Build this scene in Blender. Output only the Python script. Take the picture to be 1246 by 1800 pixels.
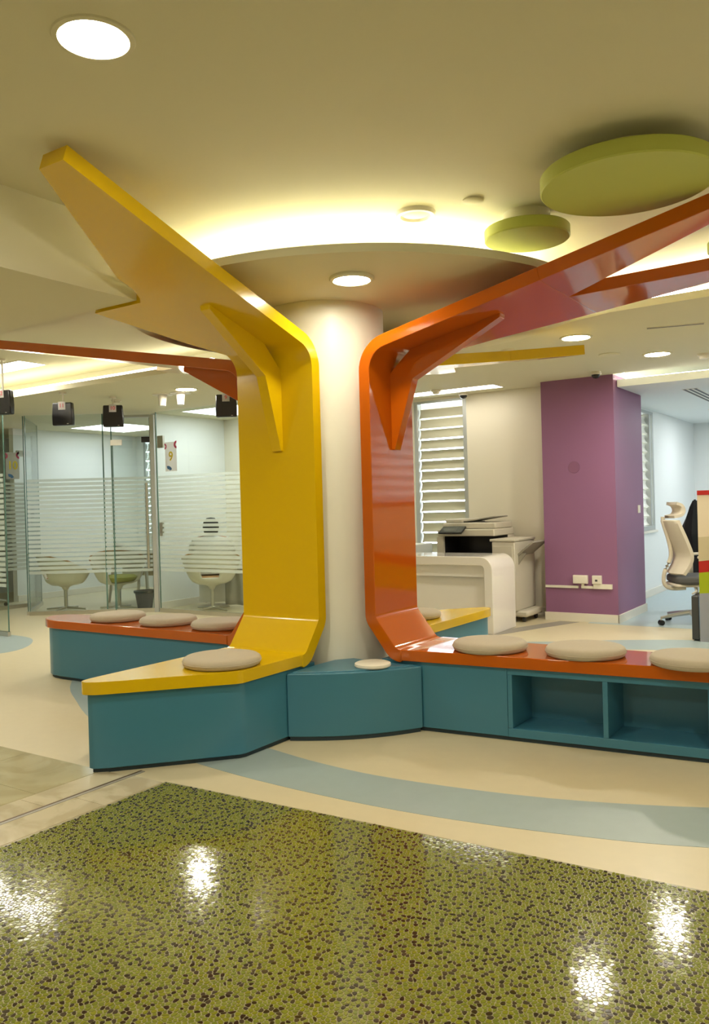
import bpy, bmesh, math, random
from mathutils import Vector, Matrix
random.seed(7)
for o in list(bpy.data.objects): bpy.data.objects.remove(o, do_unlink=True)
SC = bpy.context.scene
COL = SC.collection

# ------------------------------------------------------------------ camera
TH = math.atan2(.5548, .832); CT, ST = math.cos(TH), math.sin(TH)
FPX, HOR, ROLL = 1450.0, 888.0, 0.0275
PITCH = math.atan((900 - HOR) / FPX)
fwd = Vector((-ST*math.cos(PITCH), CT*math.cos(PITCH), -math.sin(PITCH)))
r0 = Vector((CT, ST, 0)); u0 = r0.cross(fwd)
rr = r0*math.cos(ROLL) - u0*math.sin(ROLL); uu = u0*math.cos(ROLL) + r0*math.sin(ROLL)
cam_data = bpy.data.cameras.new('camera'); cam = bpy.data.objects.new('camera', cam_data); COL.objects.link(cam)
CAMLOC = Vector((3.013, -4.229, 1.27))
cam.matrix_world = Matrix(((rr.x, uu.x, -fwd.x, CAMLOC.x), (rr.y, uu.y, -fwd.y, CAMLOC.y), (rr.z, uu.z, -fwd.z, CAMLOC.z), (0, 0, 0, 1)))
cam_data.sensor_fit = 'VERTICAL'; cam_data.sensor_height = 36.0; cam_data.lens = 36.0*FPX/1800
cam_data.clip_start = .05; cam_data.clip_end = 200
SC.camera = cam

# ------------------------------------------------------------------ world, exposure
world = bpy.data.worlds.new('world'); SC.world = world; world.use_nodes = True
bg = world.node_tree.nodes['Background']; bg.inputs[0].default_value = (.86, .93, 1, 1); bg.inputs[1].default_value = 7.0
vs = SC.view_settings; vs.view_transform = 'Standard'; vs.look = 'None'; vs.gamma = 1; vs.use_curve_mapping = False
vs.exposure = 1.02
WARM = (1, .94, .78); NEUT = (1, .93, .80); COOL = (.93, .98, 1)
L_DOWN, L_COVE, L_PANEL, L_COOL = 118.0, 18.0, 4.0, 3.7

# ------------------------------------------------------------------ materials
MATS = {}
def mat(name, col, rough=.5, metal=0, coat=0, var=0, vscale=6, bump=0, bscale=80, spec=.5, trans=0, sheen=0):
    m = bpy.data.materials.new(name); m.use_nodes = True; MATS[name] = m
    nt = m.node_tree; b = nt.nodes['Principled BSDF']
    b.inputs['Base Color'].default_value = (*col, 1); b.inputs['Roughness'].default_value = rough
    b.inputs['Metallic'].default_value = metal; b.inputs['Coat Weight'].default_value = coat
    b.inputs['Coat Roughness'].default_value = .06
    b.inputs['Specular IOR Level'].default_value = spec; b.inputs['Sheen Weight'].default_value = sheen
    if var or bump: tc = nt.nodes.new('ShaderNodeTexCoord')
    if var:
        n = nt.nodes.new('ShaderNodeTexNoise'); n.inputs['Scale'].default_value = vscale; n.inputs['Detail'].default_value = 5
        nt.links.new(tc.outputs['Object'], n.inputs['Vector'])
        mx = nt.nodes.new('ShaderNodeMix'); mx.data_type = 'RGBA'
        mx.inputs['A'].default_value = (*[c*(1-var) for c in col], 1); mx.inputs['B'].default_value = (*[min(1, c*(1+var)) for c in col], 1)
        nt.links.new(n.outputs['Fac'], mx.inputs['Factor']); nt.links.new(mx.outputs['Result'], b.inputs['Base Color'])
    if bump:
        n2 = nt.nodes.new('ShaderNodeTexNoise'); n2.inputs['Scale'].default_value = bscale; n2.inputs['Detail'].default_value = 3
        nt.links.new(tc.outputs['Object'], n2.inputs['Vector'])
        bp = nt.nodes.new('ShaderNodeBump'); bp.inputs['Strength'].default_value = bump; bp.inputs['Distance'].default_value = .004
        nt.links.new(n2.outputs['Fac'], bp.inputs['Height']); nt.links.new(bp.outputs['Normal'], b.inputs['Normal'])
    return m
def emit(name, col, strength):
    m = bpy.data.materials.new(name); m.use_nodes = True; MATS[name] = m; nt = m.node_tree; nt.nodes.clear()
    e = nt.nodes.new('ShaderNodeEmission'); e.inputs[0].default_value = (*col, 1); e.inputs[1].default_value = strength
    o = nt.nodes.new('ShaderNodeOutputMaterial'); nt.links.new(e.outputs[0], o.inputs[0]); return m
def glassmat(name, tint, refl=.5, rough=.0):
    m = bpy.data.materials.new(name); m.use_nodes = True; MATS[name] = m; nt = m.node_tree; nt.nodes.clear()
    t = nt.nodes.new('ShaderNodeBsdfTransparent'); t.inputs[0].default_value = (*tint, 1)
    g = nt.nodes.new('ShaderNodeBsdfGlossy'); g.inputs['Roughness'].default_value = rough
    lw = nt.nodes.new('ShaderNodeLayerWeight'); lw.inputs[0].default_value = .5
    pw = nt.nodes.new('ShaderNodeMath'); pw.operation = 'POWER'; pw.inputs[1].default_value = 5; nt.links.new(lw.outputs['Facing'], pw.inputs[0])
    fr = nt.nodes.new('ShaderNodeMath'); fr.operation = 'MULTIPLY_ADD'; fr.inputs[1].default_value = .9; fr.inputs[2].default_value = .035; nt.links.new(pw.outputs[0], fr.inputs[0])
    mx = nt.nodes.new('ShaderNodeMixShader'); o = nt.nodes.new('ShaderNodeOutputMaterial')
    nt.links.new(fr.outputs[0], mx.inputs[0]); nt.links.new(t.outputs[0], mx.inputs[1]); nt.links.new(g.outputs[0], mx.inputs[2]); nt.links.new(mx.outputs[0], o.inputs[0])
    return m
def filmmat(name, pitch=.055, clear=.34):
    m = bpy.data.materials.new(name); m.use_nodes = True; MATS[name] = m; nt = m.node_tree; nt.nodes.clear()
    tc = nt.nodes.new('ShaderNodeTexCoord'); sp = nt.nodes.new('ShaderNodeSeparateXYZ'); nt.links.new(tc.outputs['Object'], sp.inputs[0])
    d = nt.nodes.new('ShaderNodeMath'); d.operation = 'DIVIDE'; d.inputs[1].default_value = pitch; nt.links.new(sp.outputs['Z'], d.inputs[0])
    f = nt.nodes.new('ShaderNodeMath'); f.operation = 'FRACT'; nt.links.new(d.outputs[0], f.inputs[0])
    g = nt.nodes.new('ShaderNodeMath'); g.operation = 'GREATER_THAN'; g.inputs[1].default_value = clear; nt.links.new(f.outputs[0], g.inputs[0])
    mul = nt.nodes.new('ShaderNodeMath'); mul.operation = 'MULTIPLY'; mul.inputs[1].default_value = .58; nt.links.new(g.outputs[0], mul.inputs[0])
    t = nt.nodes.new('ShaderNodeBsdfTransparent')
    a = nt.nodes.new('ShaderNodeBsdfTranslucent'); a.inputs[0].default_value = (.86, .92, .88, 1)
    df = nt.nodes.new('ShaderNodeBsdfDiffuse'); df.inputs[0].default_value = (.80, .86, .82, 1)
    m2 = nt.nodes.new('ShaderNodeMixShader'); m2.inputs[0].default_value = .5; nt.links.new(a.outputs[0], m2.inputs[1]); nt.links.new(df.outputs[0], m2.inputs[2])
    mx = nt.nodes.new('ShaderNodeMixShader'); o = nt.nodes.new('ShaderNodeOutputMaterial')
    nt.links.new(mul.outputs[0], mx.inputs[0]); nt.links.new(t.outputs[0], mx.inputs[1]); nt.links.new(m2.outputs[0], mx.inputs[2]); nt.links.new(mx.outputs[0], o.inputs[0])
    return m
def marblemat(name, c1, c2, rough):
    m = mat(name, c1, rough); nt = m.node_tree; b = nt.nodes['Principled BSDF']
    tc = nt.nodes.new('ShaderNodeTexCoord'); n = nt.nodes.new('ShaderNodeTexNoise'); n.inputs['Scale'].default_value = 3.5; n.inputs['Detail'].default_value = 8; n.inputs['Distortion'].default_value = 1.6
    r = nt.nodes.new('ShaderNodeValToRGB'); r.color_ramp.elements[0].position = .42; r.color_ramp.elements[1].position = .56
    r.color_ramp.elements[0].color = (*c2, 1); r.color_ramp.elements[1].color = (*c1, 1)
    nt.links.new(tc.outputs['Object'], n.inputs['Vector']); nt.links.new(n.outputs['Fac'], r.inputs[0]); nt.links.new(r.outputs[0], b.inputs['Base Color'])
    return m

mat('ceiling_paint', (.69, .66, .475), .75, var=.015, vscale=1.5)
mat('wall_paint', (.78, .73, .60), .7, var=.015, vscale=2)
mat('white_wall', (.82, .84, .82), .6, var=.01, vscale=2)
mat('column_paint', (.85, .83, .72), .38, var=.01)
mat('purple_paint', (.275, .122, .245), .5, var=.03, vscale=3)
mat('purple_spot', (.235, .098, .190), .5)  # darker purple for the shadow-like spot on the column face
mat('vinyl_cream', (.64, .565, .385), .36, var=.04, vscale=14, bump=.05, bscale=200)
mat('vinyl_blue', (.34, .42, .43), .36, var=.05, vscale=14, bump=.05, bscale=200)
mat('vinyl_room_blue', (.40, .50, .54), .3, var=.05, vscale=10)
mat('vinyl_grey', (.30, .28, .24), .4, var=.08, vscale=20)
mat('yellow_lacquer', (.72, .47, .002), .20, coat=.2, spec=.4)
mat('orange_lacquer', (.52, .105, .003), .07, coat=.3)
mat('blue_laminate', (.050, .200, .300), .30, var=.03, vscale=3)
mat('dark_plinth', (.02, .04, .055), .6)
mat('lime_panel', (.50, .56, .11), .55, var=.02)
mat('white_plastic', (.80, .76, .66), .4)
mat('white_gloss', (.84, .80, .74), .12, coat=.4)
mat('copier_white', (.62, .58, .48), .45)
mat('copier_grey', (.30, .28, .23), .5)
mat('black_plastic', (.012, .012, .014), .25)
mat('dark_grey', (.05, .05, .05), .5)
mat('screen_glass', (.03, .03, .035), .1)
mat('cushion_fabric', (.50, .435, .33), .85, var=.05, vscale=60, bump=.25, bscale=500, sheen=.2)
mat('steel', (.62, .60, .54), .3, metal=1)
mat('aluminium_frame', (.48, .50, .49), .45, metal=.5)
mat('brown_metal', (.16, .10, .06), .4, metal=.6)
mat('slat_cream', (.52, .50, .37), .6)
mat('slat_white', (.86, .86, .80), .6)
mat('chair_white', (.80, .75, .62), .35)
mat('tan_wood', (.50, .26, .09), .5, var=.1, vscale=20)
mat('green_fabric', (.30, .30, .04), .8)
mat('orange_fabric', (.62, .20, .05), .8)
mat('seat_grey', (.10, .10, .10), .9)
mat('chair_beige', (.66, .60, .49), .6)
mat('black_cloth', (.006, .006, .008), .9)
mat('red_panel', (.42, .010, .006), .5)
mat('cream_panel', (.72, .62, .46), .55)
mat('beige_panel', (.56, .48, .30), .55)
mat('lime_bright', (.36, .44, .003), .5)
mat('grey_panel', (.33, .34, .38), .55)
mat('paper_white', (.84, .82, .80), .7)
mat('tag_pink', (.70, .14, .18), .6)
mat('print_yellow', (.80, .62, .04), .6)
mat('print_pink', (.62, .07, .16), .6)
mat('print_blue', (.06, .16, .36), .6)
mat('bin_navy', (.02, .022, .05), .5)
mat('skin', (.45, .27, .18), .6)
mat('hair_black', (.008, .007, .006), .7)
mat('robe_white', (.70, .68, .62), .85)
mat('robe_grey', (.42, .40, .33), .8, var=.06, vscale=20)
mat('grout', (.50, .46, .30), .28)
mat('void_dark', (.02, .02, .02), .8)
GREENS = [mat('pebble_green_%s' % n, c, .09, spec=.5) for n, c in (('olive', (.190, .212, .024)), ('moss', (.168, .196, .026)), ('light', (.215, .236, .040)), ('yellow', (.205, .215, .018)))]
BROWNS = [mat('pebble_brown_%s' % n, c, .09, spec=.5) for n, c in (('dark', (.030, .021, .012)), ('mid', (.055, .042, .026)))]
marblemat('marble_light', (.60, .53, .38), (.50, .43, .29), .14)
marblemat('marble_olive', (.50, .45, .28), (.43, .38, .22), .12)
def papermat():
    m = MATS['paper_white']; nt = m.node_tree; b = nt.nodes['Principled BSDF']; o = nt.nodes['Material Output']
    t = nt.nodes.new('ShaderNodeBsdfTranslucent'); t.inputs[0].default_value = (.84, .82, .80, 1); mx = nt.nodes.new('ShaderNodeMixShader'); mx.inputs[0].default_value = .6
    nt.links.new(b.outputs[0], mx.inputs[1]); nt.links.new(t.outputs[0], mx.inputs[2]); nt.links.new(mx.outputs[0], o.inputs[0])
papermat()
glassmat('clear_glass', (.93, .97, .95)); glassmat('window_glass', (.95, .98, 1))
mat('glass_edge', (.10, .20, .17), .2)
filmmat('frosted_stripes')
emit('lamp_warm', (1, .92, .72), L_DOWN); emit('cove_warm', WARM, L_COVE); emit('panel_light', NEUT, L_PANEL); emit('lamp_cool', COOL, L_COOL); emit('panel_soft', NEUT, 4.0); emit('office_fill', COOL, 4.5); emit('lamp_canopy', (1, .92, .72), L_DOWN*.42); emit('lamp_rear', (1, .93, .76), L_DOWN*1.2); emit('cove_left', NEUT, 4.5); emit('panel_left', NEUT, 11.0); emit('cove_neutral', NEUT, L_COVE*.8)

# ------------------------------------------------------------------ mesh helpers
def shade(me, ang=35):
    for p in me.polygons: p.use_smooth = True
    me.set_sharp_from_angle(angle=math.radians(ang))
def new(name, bm, m, parent=None, label=None, cat=None, group=None, kind=None, smooth=35, bevel=0, seg=2, world=True):
    if parent is not None and world and parent.get('_shift', True):
        inv = parent_matrix(parent).inverted(); bmesh.ops.transform(bm, matrix=inv, verts=bm.verts)
    bmesh.ops.recalc_face_normals(bm, faces=bm.faces)
    me = bpy.data.meshes.new(name); bm.to_mesh(me); bm.free()
    mm = m if isinstance(m, (list, tuple)) else [m]
    for q in mm: me.materials.append(MATS[q] if isinstance(q, str) else q)
    if smooth: shade(me, smooth)
    o = bpy.data.objects.new(name, me); COL.objects.link(o)
    if parent is not None: o.parent = parent
    if bevel:
        bv = o.modifiers.new('bevel', 'BEVEL'); bv.width = bevel; bv.segments = seg; bv.limit_method = 'ANGLE'; bv.angle_limit = math.radians(40)
    tag(o, label, cat, group, kind); return o
def parent_matrix(o):
    m = o.matrix_basis.copy()
    while o.parent: o = o.parent; m = o.matrix_basis @ m
    return m
def tag(o, label=None, cat=None, group=None, kind=None):
    if label: o['label'] = label
    if cat: o['category'] = cat
    if group: o['group'] = group
    if kind: o['kind'] = kind
    return o
def thing(name, label, cat, loc=(0, 0, 0), rz=0, group=None, kind=None):
    o = bpy.data.objects.new(name, None); COL.objects.link(o); o.empty_display_size = .05
    o.location = loc; o.rotation_euler = (0, 0, rz); return tag(o, label, cat, group, kind)
def B(): return bmesh.new()
def box(bm, x0, x1, y0, y1, z0, z1):
    v = [bm.verts.new((x, y, z)) for z in (z0, z1) for x, y in ((x0, y0), (x1, y0), (x1, y1), (x0, y1))]
    for f in ((0, 3, 2, 1), (4, 5, 6, 7), (0, 1, 5, 4), (1, 2, 6, 5), (2, 3, 7, 6), (3, 0, 4, 7)): bm.faces.new([v[i] for i in f])
    return bm
def cbox(bm, c, s, M=None):
    t = B(); box(t, -s[0]/2, s[0]/2, -s[1]/2, s[1]/2, -s[2]/2, s[2]/2)
    bmesh.ops.transform(t, matrix=Matrix.Translation(c) @ (M or Matrix()), verts=t.verts); merge(bm, t); return bm
def merge(bm, t):
    mp = {v: bm.verts.new(v.co) for v in t.verts}
    for f in t.faces:
        nf = bm.faces.new([mp[v] for v in f.verts]); nf.material_index = f.material_index
    t.free()
def prism(bm, poly, z0, z1):
    a = [bm.verts.new((x, y, z0)) for x, y in poly]; b = [bm.verts.new((x, y, z1)) for x, y in poly]; n = len(poly)
    bm.faces.new(a[::-1]); bm.faces.new(b)
    for i in range(n): bm.faces.new((a[i], a[(i+1) % n], b[(i+1) % n], b[i]))
    return bm
def plate(bm, poly3, thick):
    """closed solid from a planar 3D polygon pushed along its normal"""
    P = [Vector(p) for p in poly3]; n = Vector((0, 0, 0))
    for i in range(len(P)): n += P[i].cross(P[(i+1) % len(P)])
    n.normalize(); a = [bm.verts.new(p-n*thick/2) for p in P]; b = [bm.verts.new(p+n*thick/2) for p in P]; k = len(P)
    bm.faces.new(a[::-1]); bm.faces.new(b)
    for i in range(k): bm.faces.new((a[i], a[(i+1) % k], b[(i+1) % k], b[i]))
    return bm
def lathe(bm, prof, c=(0, 0, 0), n=40):
    rings = []
    for r, z in prof:
        if r < 1e-6: rings.append([bm.verts.new((c[0], c[1], c[2]+z))])
        else: rings.append([bm.verts.new((c[0]+r*math.cos(2*math.pi*i/n), c[1]+r*math.sin(2*math.pi*i/n), c[2]+z)) for i in range(n)])
    for A, Bq in zip(rings, rings[1:]):
        for i in range(n):
            j = (i+1) % n
            if len(A) == 1 and len(Bq) == 1: continue
            if len(A) == 1: bm.faces.new((A[0], Bq[i], Bq[j]))
            elif len(Bq) == 1: bm.faces.new((A[i], A[j], Bq[0]))
            else: bm.faces.new((A[i], A[j], Bq[j], Bq[i]))
    return bm
def tube(bm, pts, r, n=12, cap=True):
    P = [Vector(p) for p in pts]; rings = []
    for i, p in enumerate(P):
        t = (P[min(i+1, len(P)-1)] - P[max(i-1, 0)]).normalized()
        a = t.cross(Vector((0, 0, 1)) if abs(t.z) < .9 else Vector((1, 0, 0))).normalized(); b = t.cross(a)
        q = r[i] if isinstance(r, (list, tuple)) else r
        rings.append([bm.verts.new(p + q*(math.cos(2*math.pi*k/n)*a + math.sin(2*math.pi*k/n)*b)) for k in range(n)])
    for A, C in zip(rings, rings[1:]):
        for k in range(n): bm.faces.new((A[k], A[(k+1) % n], C[(k+1) % n], C[k]))
    if cap: bm.faces.new(rings[0][::-1]); bm.faces.new(rings[-1])
    return bm
def rpoly(x0, x1, y0, y1, r, n=5):
    out = []
    for cx, cy, a0 in ((x1-r, y1-r, 0), (x0+r, y1-r, 90), (x0+r, y0+r, 180), (x1-r, y0+r, 270)):
        for k in range(n+1):
            a = math.radians(a0 + 90*k/n); out.append((cx+r*math.cos(a), cy+r*math.sin(a)))
    return out
def spline(pts, n=8, closed=False):
    out = []; N = len(pts); g = (lambda i: pts[i % N]) if closed else (lambda i: pts[max(0, min(N-1, i))])
    for i in range(N if closed else N-1):
        p0, p1, p2, p3 = g(i-1), g(i), g(i+1), g(i+2)
        for k in range(n):
            t = k/n; out.append(tuple(.5*((2*p1[d]) + (-p0[d]+p2[d])*t + (2*p0[d]-5*p1[d]+4*p2[d]-p3[d])*t*t + (-p0[d]+3*p1[d]-3*p2[d]+p3[d])*t**3) for d in range(len(p1))))
    if not closed: out.append(tuple(pts[-1]))
    return out
def text_mesh(bm, s, size, M):
    cu = bpy.data.curves.new('text', 'FONT'); cu.body = s; cu.size = size; cu.align_x = 'CENTER'; cu.align_y = 'CENTER'; cu.extrude = .0006; cu.offset = size*.018
    o = bpy.data.objects.new('text', cu); COL.objects.link(o); dg = bpy.context.evaluated_depsgraph_get()
    me = bpy.data.meshes.new_from_object(o.evaluated_get(dg)); bpy.data.objects.remove(o, do_unlink=True)
    t = B(); t.from_mesh(me); bpy.data.meshes.remove(me); bmesh.ops.transform(t, matrix=M, verts=t.verts); merge(bm, t)
def dup(o, loc, parent=None):
    c = o.copy(); COL.objects.link(c); c.location = loc
    if parent is not None: c.parent = parent
    for ch in list(o.children):
        k = ch.copy(); COL.objects.link(k); k.parent = c
    return c
def interp(tab, u):
    if u <= tab[0][0]: return tab[0][1]
    for (a, va), (b, vb) in zip(tab, tab[1:]):
        if u <= b: return va + (vb-va)*((u-a)/(b-a) if b > a else 1)
    return tab[-1][1]

# ------------------------------------------------------------------ floor
ZU, ZL, ZC, ZS = 2.78, 2.52, 2.50, 2.40       # upper ceiling, lower ceiling, round canopy, soffit
SX, SY = -.393, -1.171                        # free corner of the soffit
XA, XB, YA, YB = -9.2, 6.5, -7.0, 9.6          # room extents
def inside_poly(p, poly):
    c = False; n = len(poly)
    for i in range(n):
        (x1, y1), (x2, y2) = poly[i], poly[(i+1) % n]
        if (y1 > p[1]) != (y2 > p[1]) and p[0] < (x2-x1)*(p[1]-y1)/(y2-y1)+x1: c = not c
    return c
floor = new('floor', box(B(), XA, XB, YA, YB, -.1, 0), 'vinyl_cream', kind='structure', label='cream vinyl floor running through the whole hall', cat='floor')
# blue band swept around the benches (outer edge, inner edge)
outer = spline([(-2.9, .5), (-2.2, -.295), (-1.62, -.69), (-1.1, -.965), (-.5, -1.14), (.016, -1.255), (.6, -1.315), (1.246, -1.313), (1.851, -1.227), (2.404, -1.072), (3.0, -.75), (3.45, -.1), (3.5, .9), (3.1, 2.2), (2.3, 3.2), (1.573, 3.443), (.9, 3.2), (.3, 2.83), (-.6, 2.5), (-1.8, 2.3), (-2.8, 1.7)], 5, True)
inner = spline([(-2.5, .55), (-1.9, 0), (-1.4, -.38), (-.9, -.62), (-.4, -.76), (.17, -.88), (.6, -.96), (1.047, -.978), (1.721, -.88), (2.329, -.665), (2.75, -.4), (3.05, .1), (3.08, .9), (2.7, 1.9), (2.0, 2.7), (1.45, 2.85), (.95, 2.7), (.4, 2.4), (-.5, 2.1), (-1.6, 1.9), (-2.4, 1.4)], 5, True)
bm = B(); zt = .0012; n = len(outer)
vo = [bm.verts.new((x, y, zt)) for x, y in outer]; vi = [bm.verts.new((x, y, zt)) for x, y in inner]
vo2 = [bm.verts.new((x, y, -.002)) for x, y in outer]; vi2 = [bm.verts.new((x, y, -.002)) for x, y in inner]
for i in range(n):
    j = (i+1) % n
    for q in ((vo[i], vo[j], vi[j], vi[i]), (vo2[i], vi2[i], vi2[j], vo2[j]), (vo[i], vo2[i], vo2[j], vo[j]), (vi[i], vi[j], vi2[j], vi2[i])): bm.faces.new(q)
new('inlay_band', bm, 'vinyl_blue', floor)
new('inlay_room', box(B(), .3, XB, 4.08, YB, -.002, .0012), 'vinyl_room_blue', floor)
bm = B(); prism(bm, spline([(-7.2, .2), (-5.9, .85), (-4.9, .98), (-4.3, .85), (-3.9, .3), (-4.4, -.35), (-5.6, -.6), (-7, -.5)], 6, True), -.002, .0011); new('inlay_patch', bm, 'vinyl_blue', floor)
bm = B(); prism(bm, [(-.47, 2.9), (-.27, 2.9), (.20, 4.11), (.0, 4.11)], -.002, .0015); new('floor_strip', bm, 'vinyl_grey', floor)
# polished marble: border rows and field tiles, each its own slab
def tile(x0, x1, y0, y1, m, z=.0024):
    g = .0012; return new('marble_tile', box(B(), x0+g, x1-g, y0+g, y1-g, -.01, z), m, floor)
y = -1.55
for k, L in enumerate((.34, .62, .62, .62)):
    tile(-.085, .110, y-L, y, 'marble_light'); y -= L
y = -1.57
for k, L in enumerate((.46, .60, .60, .60)):
    tile(-.285, -.118, y-L, y, 'marble_light'); y -= L
for i in range(3):
    y = -1.57
    for k, L in enumerate((.38, .6, .6)):
        x1 = -.287-.6*i; tile(x1-.6, x1, y-L, y, 'marble_olive'); y -= L
new('floor_channel', box(B(), -.1165, -.1075, -3.9, -1.48, -.01, .0036), 'brown_metal', floor)
new('floor_channel', box(B(), -.1070, -.087, -3.9, -1.48, -.01, .0026), 'vinyl_grey', floor)

# pebble mosaic: a bed of grout with every stone in it
E0, E1 = (.115, -1.535), (2.47, -1.428)
def edge_y(x): return E0[1] + (E1[1]-E0[1])*(x-E0[0])/(E1[0]-E0[0])
mosaic = new('floor_mosaic', prism(B(), [(.115, -6.8), (6.3, -6.8), (6.3, edge_y(6.3)), (.115, edge_y(.115))], -.01, .0014), 'grout', kind='structure', label='green and brown pebble mosaic floor at the front', cat='floor')
# grout beyond the built stones carries the same speckle in its material
def mosaicmat():
    m = MATS['grout']; nt = m.node_tree; b = nt.nodes['Principled BSDF']
    tc = nt.nodes.new('ShaderNodeTexCoord'); v = nt.nodes.new('ShaderNodeTexNoise'); v.inputs['Scale'].default_value = 90
    r = nt.nodes.new('ShaderNodeValToRGB'); r.color_ramp.elements[0].color = (.25, .225, .115, 1); r.color_ramp.elements[1].color = (.32, .29, .16, 1)
    nt.links.new(tc.outputs['Object'], v.inputs['Vector']); nt.links.new(v.outputs['Fac'], r.inputs[0]); nt.links.new(r.outputs[0], b.inputs['Base Color'])
mosaicmat()
SP = .0142; sites = {}
region = [(.118, -1.54), (.118, -2.75), (1.0, -3.45), (2.2, -3.1), (3.2, -2.2), (3.0, -1.41)]
x0g, y0g = .118, -3.5
for i in range(-2, int((3.2-x0g)/SP)+3):
    for j in range(-2, int((-1.38-y0g)/SP)+3):
        sites[i, j] = (x0g+(i+.5+random.uniform(-.40, .40)+.5*(j % 2))*SP, y0g+(j+.5+random.uniform(-.40, .40))*SP)
cells = []; DARK = set()
for (i, j), (sx, sy) in sites.items():
    if sx < .126 or sy > edge_y(sx)-.008 or not inside_poly((sx, sy), region): continue
    poly = [(-.025, -.025), (.025, -.025), (.025, .025), (-.025, .025)]
    for di in (-2, -1, 0, 1, 2):
        for dj in (-2, -1, 0, 1, 2):
            if (di or dj) and (i+di, j+dj) in sites:
                qx, qy = sites[i+di, j+dj]; nx, ny = qx-sx, qy-sy; dd = (nx*nx+ny*ny)**.5
                if dd > .040: continue
                lim = dd/2-.0012; nx /= dd; ny /= dd; out = []; N = len(poly)
                for k in range(N):
                    a, b = poly[k], poly[(k+1) % N]; da = a[0]*nx+a[1]*ny-lim; db = b[0]*nx+b[1]*ny-lim
                    if da <= 0: out.append(a)
                    if (da < 0) != (db < 0) and da != db:
                        t = da/(da-db); out.append((a[0]+(b[0]-a[0])*t, a[1]+(b[1]-a[1])*t))
                poly = out
                if len(poly) < 3: break
        if len(poly) < 3: break
    if len(poly) < 3: continue
    ch = []; N = len(poly)                      # one corner-cutting pass rounds the stone
    for k in range(N):
        a, b = poly[k], poly[(k+1) % N]
        ch.append((a[0]*.75+b[0]*.25, a[1]*.75+b[1]*.25)); ch.append((a[0]*.25+b[0]*.75, a[1]*.25+b[1]*.75))
    poly = [ch[0]]
    for q in ch[1:]:
        if math.hypot(q[0]-poly[-1][0], q[1]-poly[-1][1]) > .0012: poly.append(q)
    if len(poly) < 4: continue
    near = sum((i+a, j+b) in DARK for a in (-1, 0, 1) for b in (-1, 0, 1))
    dark = random.random() < (.46, .25, .10)[min(near, 2)]
    if dark: DARK.add((i, j))
    mi = 4+random.randrange(2) if dark else random.randrange(4)
    cells.append(((sx-CAMLOC.x)**2+(sy-CAMLOC.y)**2, sx, sy, poly, mi, random.gauss(0, .005), random.gauss(0, .005)))
def visible_key(c):
    d = Vector((c[1], c[2], 0))-CAMLOC; z = d.dot(fwd); px = 623+FPX*d.dot(rr)/z; py = 900-FPX*d.dot(uu)/z
    return (0 if (0 < px < 1246 and py < 1800) else 1, c[0])
cells.sort(key=visible_key)
PM = GREENS+BROWNS
def stone(bm, c, ox=0, oy=0):
    _, sx, sy, poly, mi, tx, ty = c
    top = [bm.verts.new((sx-ox+x*.95, sy-oy+y*.95, .0026+x*tx+y*ty)) for x, y in poly]; bot = [bm.verts.new((sx-ox+x, sy-oy+y, .0010)) for x, y in poly]
    fs = [bm.faces.new(top)]; N = len(poly)
    for k in range(N): fs.append(bm.faces.new((bot[k], bot[(k+1) % N], top[(k+1) % N], top[k])))
    for f in fs: f.material_index = mi
for c in cells[:300]:
    bm = B(); stone(bm, c, c[1], c[2])
    for f in bm.faces: f.material_index = 0
    o = new('pebble', bm, PM[c[4]], mosaic, smooth=0, world=False); o.location = (c[1], c[2], 0)
bm = B()
for c in cells[300:]: stone(bm, c)
new('pebbles', bm, PM, mosaic, smooth=0, kind='stuff')

# ------------------------------------------------------------------ ceiling
new('ceiling', box(B(), XA, XB, YA, 2.3, ZU, ZU+.12), 'ceiling_paint', kind='structure', label='upper warm white plaster ceiling', cat='ceiling')
lip = [(XA, 1.10), (-2.2, 1.10), (-.9, 1.35), (.2, 1.56), (.94, 1.54), (1.39, 1.37), (2.015, 1.345), (3.2, 1.30), (XB, 1.30)]
bm = B(); prism(bm, lip+[(XB, 4.16), (.59, 4.16), (.59, 4.6), (XA, 4.6)], ZL, ZL+.05); new('ceiling_lower', bm, 'ceiling_paint', kind='structure', label='lower plaster ceiling behind the light cove', cat='ceiling')
bm = B()
for (a, b), (c, d) in zip(lip, lip[1:]): prism(bm, [(a, b+.55), (c, d+.55), (c, d+.60), (a, b+.60)], ZL+.05, ZU)
new('ceiling_cove_back', bm, 'ceiling_paint', kind='structure', label='upright back of the ceiling light cove', cat='ceiling')
new('ceiling_rooms', box(B(), XA, .3, 4.6, YB, ZL, ZL+.1), 'ceiling_paint', kind='structure', label='ceiling over the rear glass rooms', cat='ceiling')
new('ceiling_soffit', prism(B(), [(XA, YA), (SX, YA), (SX, SY), (XA, SY)], ZS, ZU), 'ceiling_paint', kind='structure', label='dropped ceiling soffit with a square corner beside the yellow arm', cat='ceiling')
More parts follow.
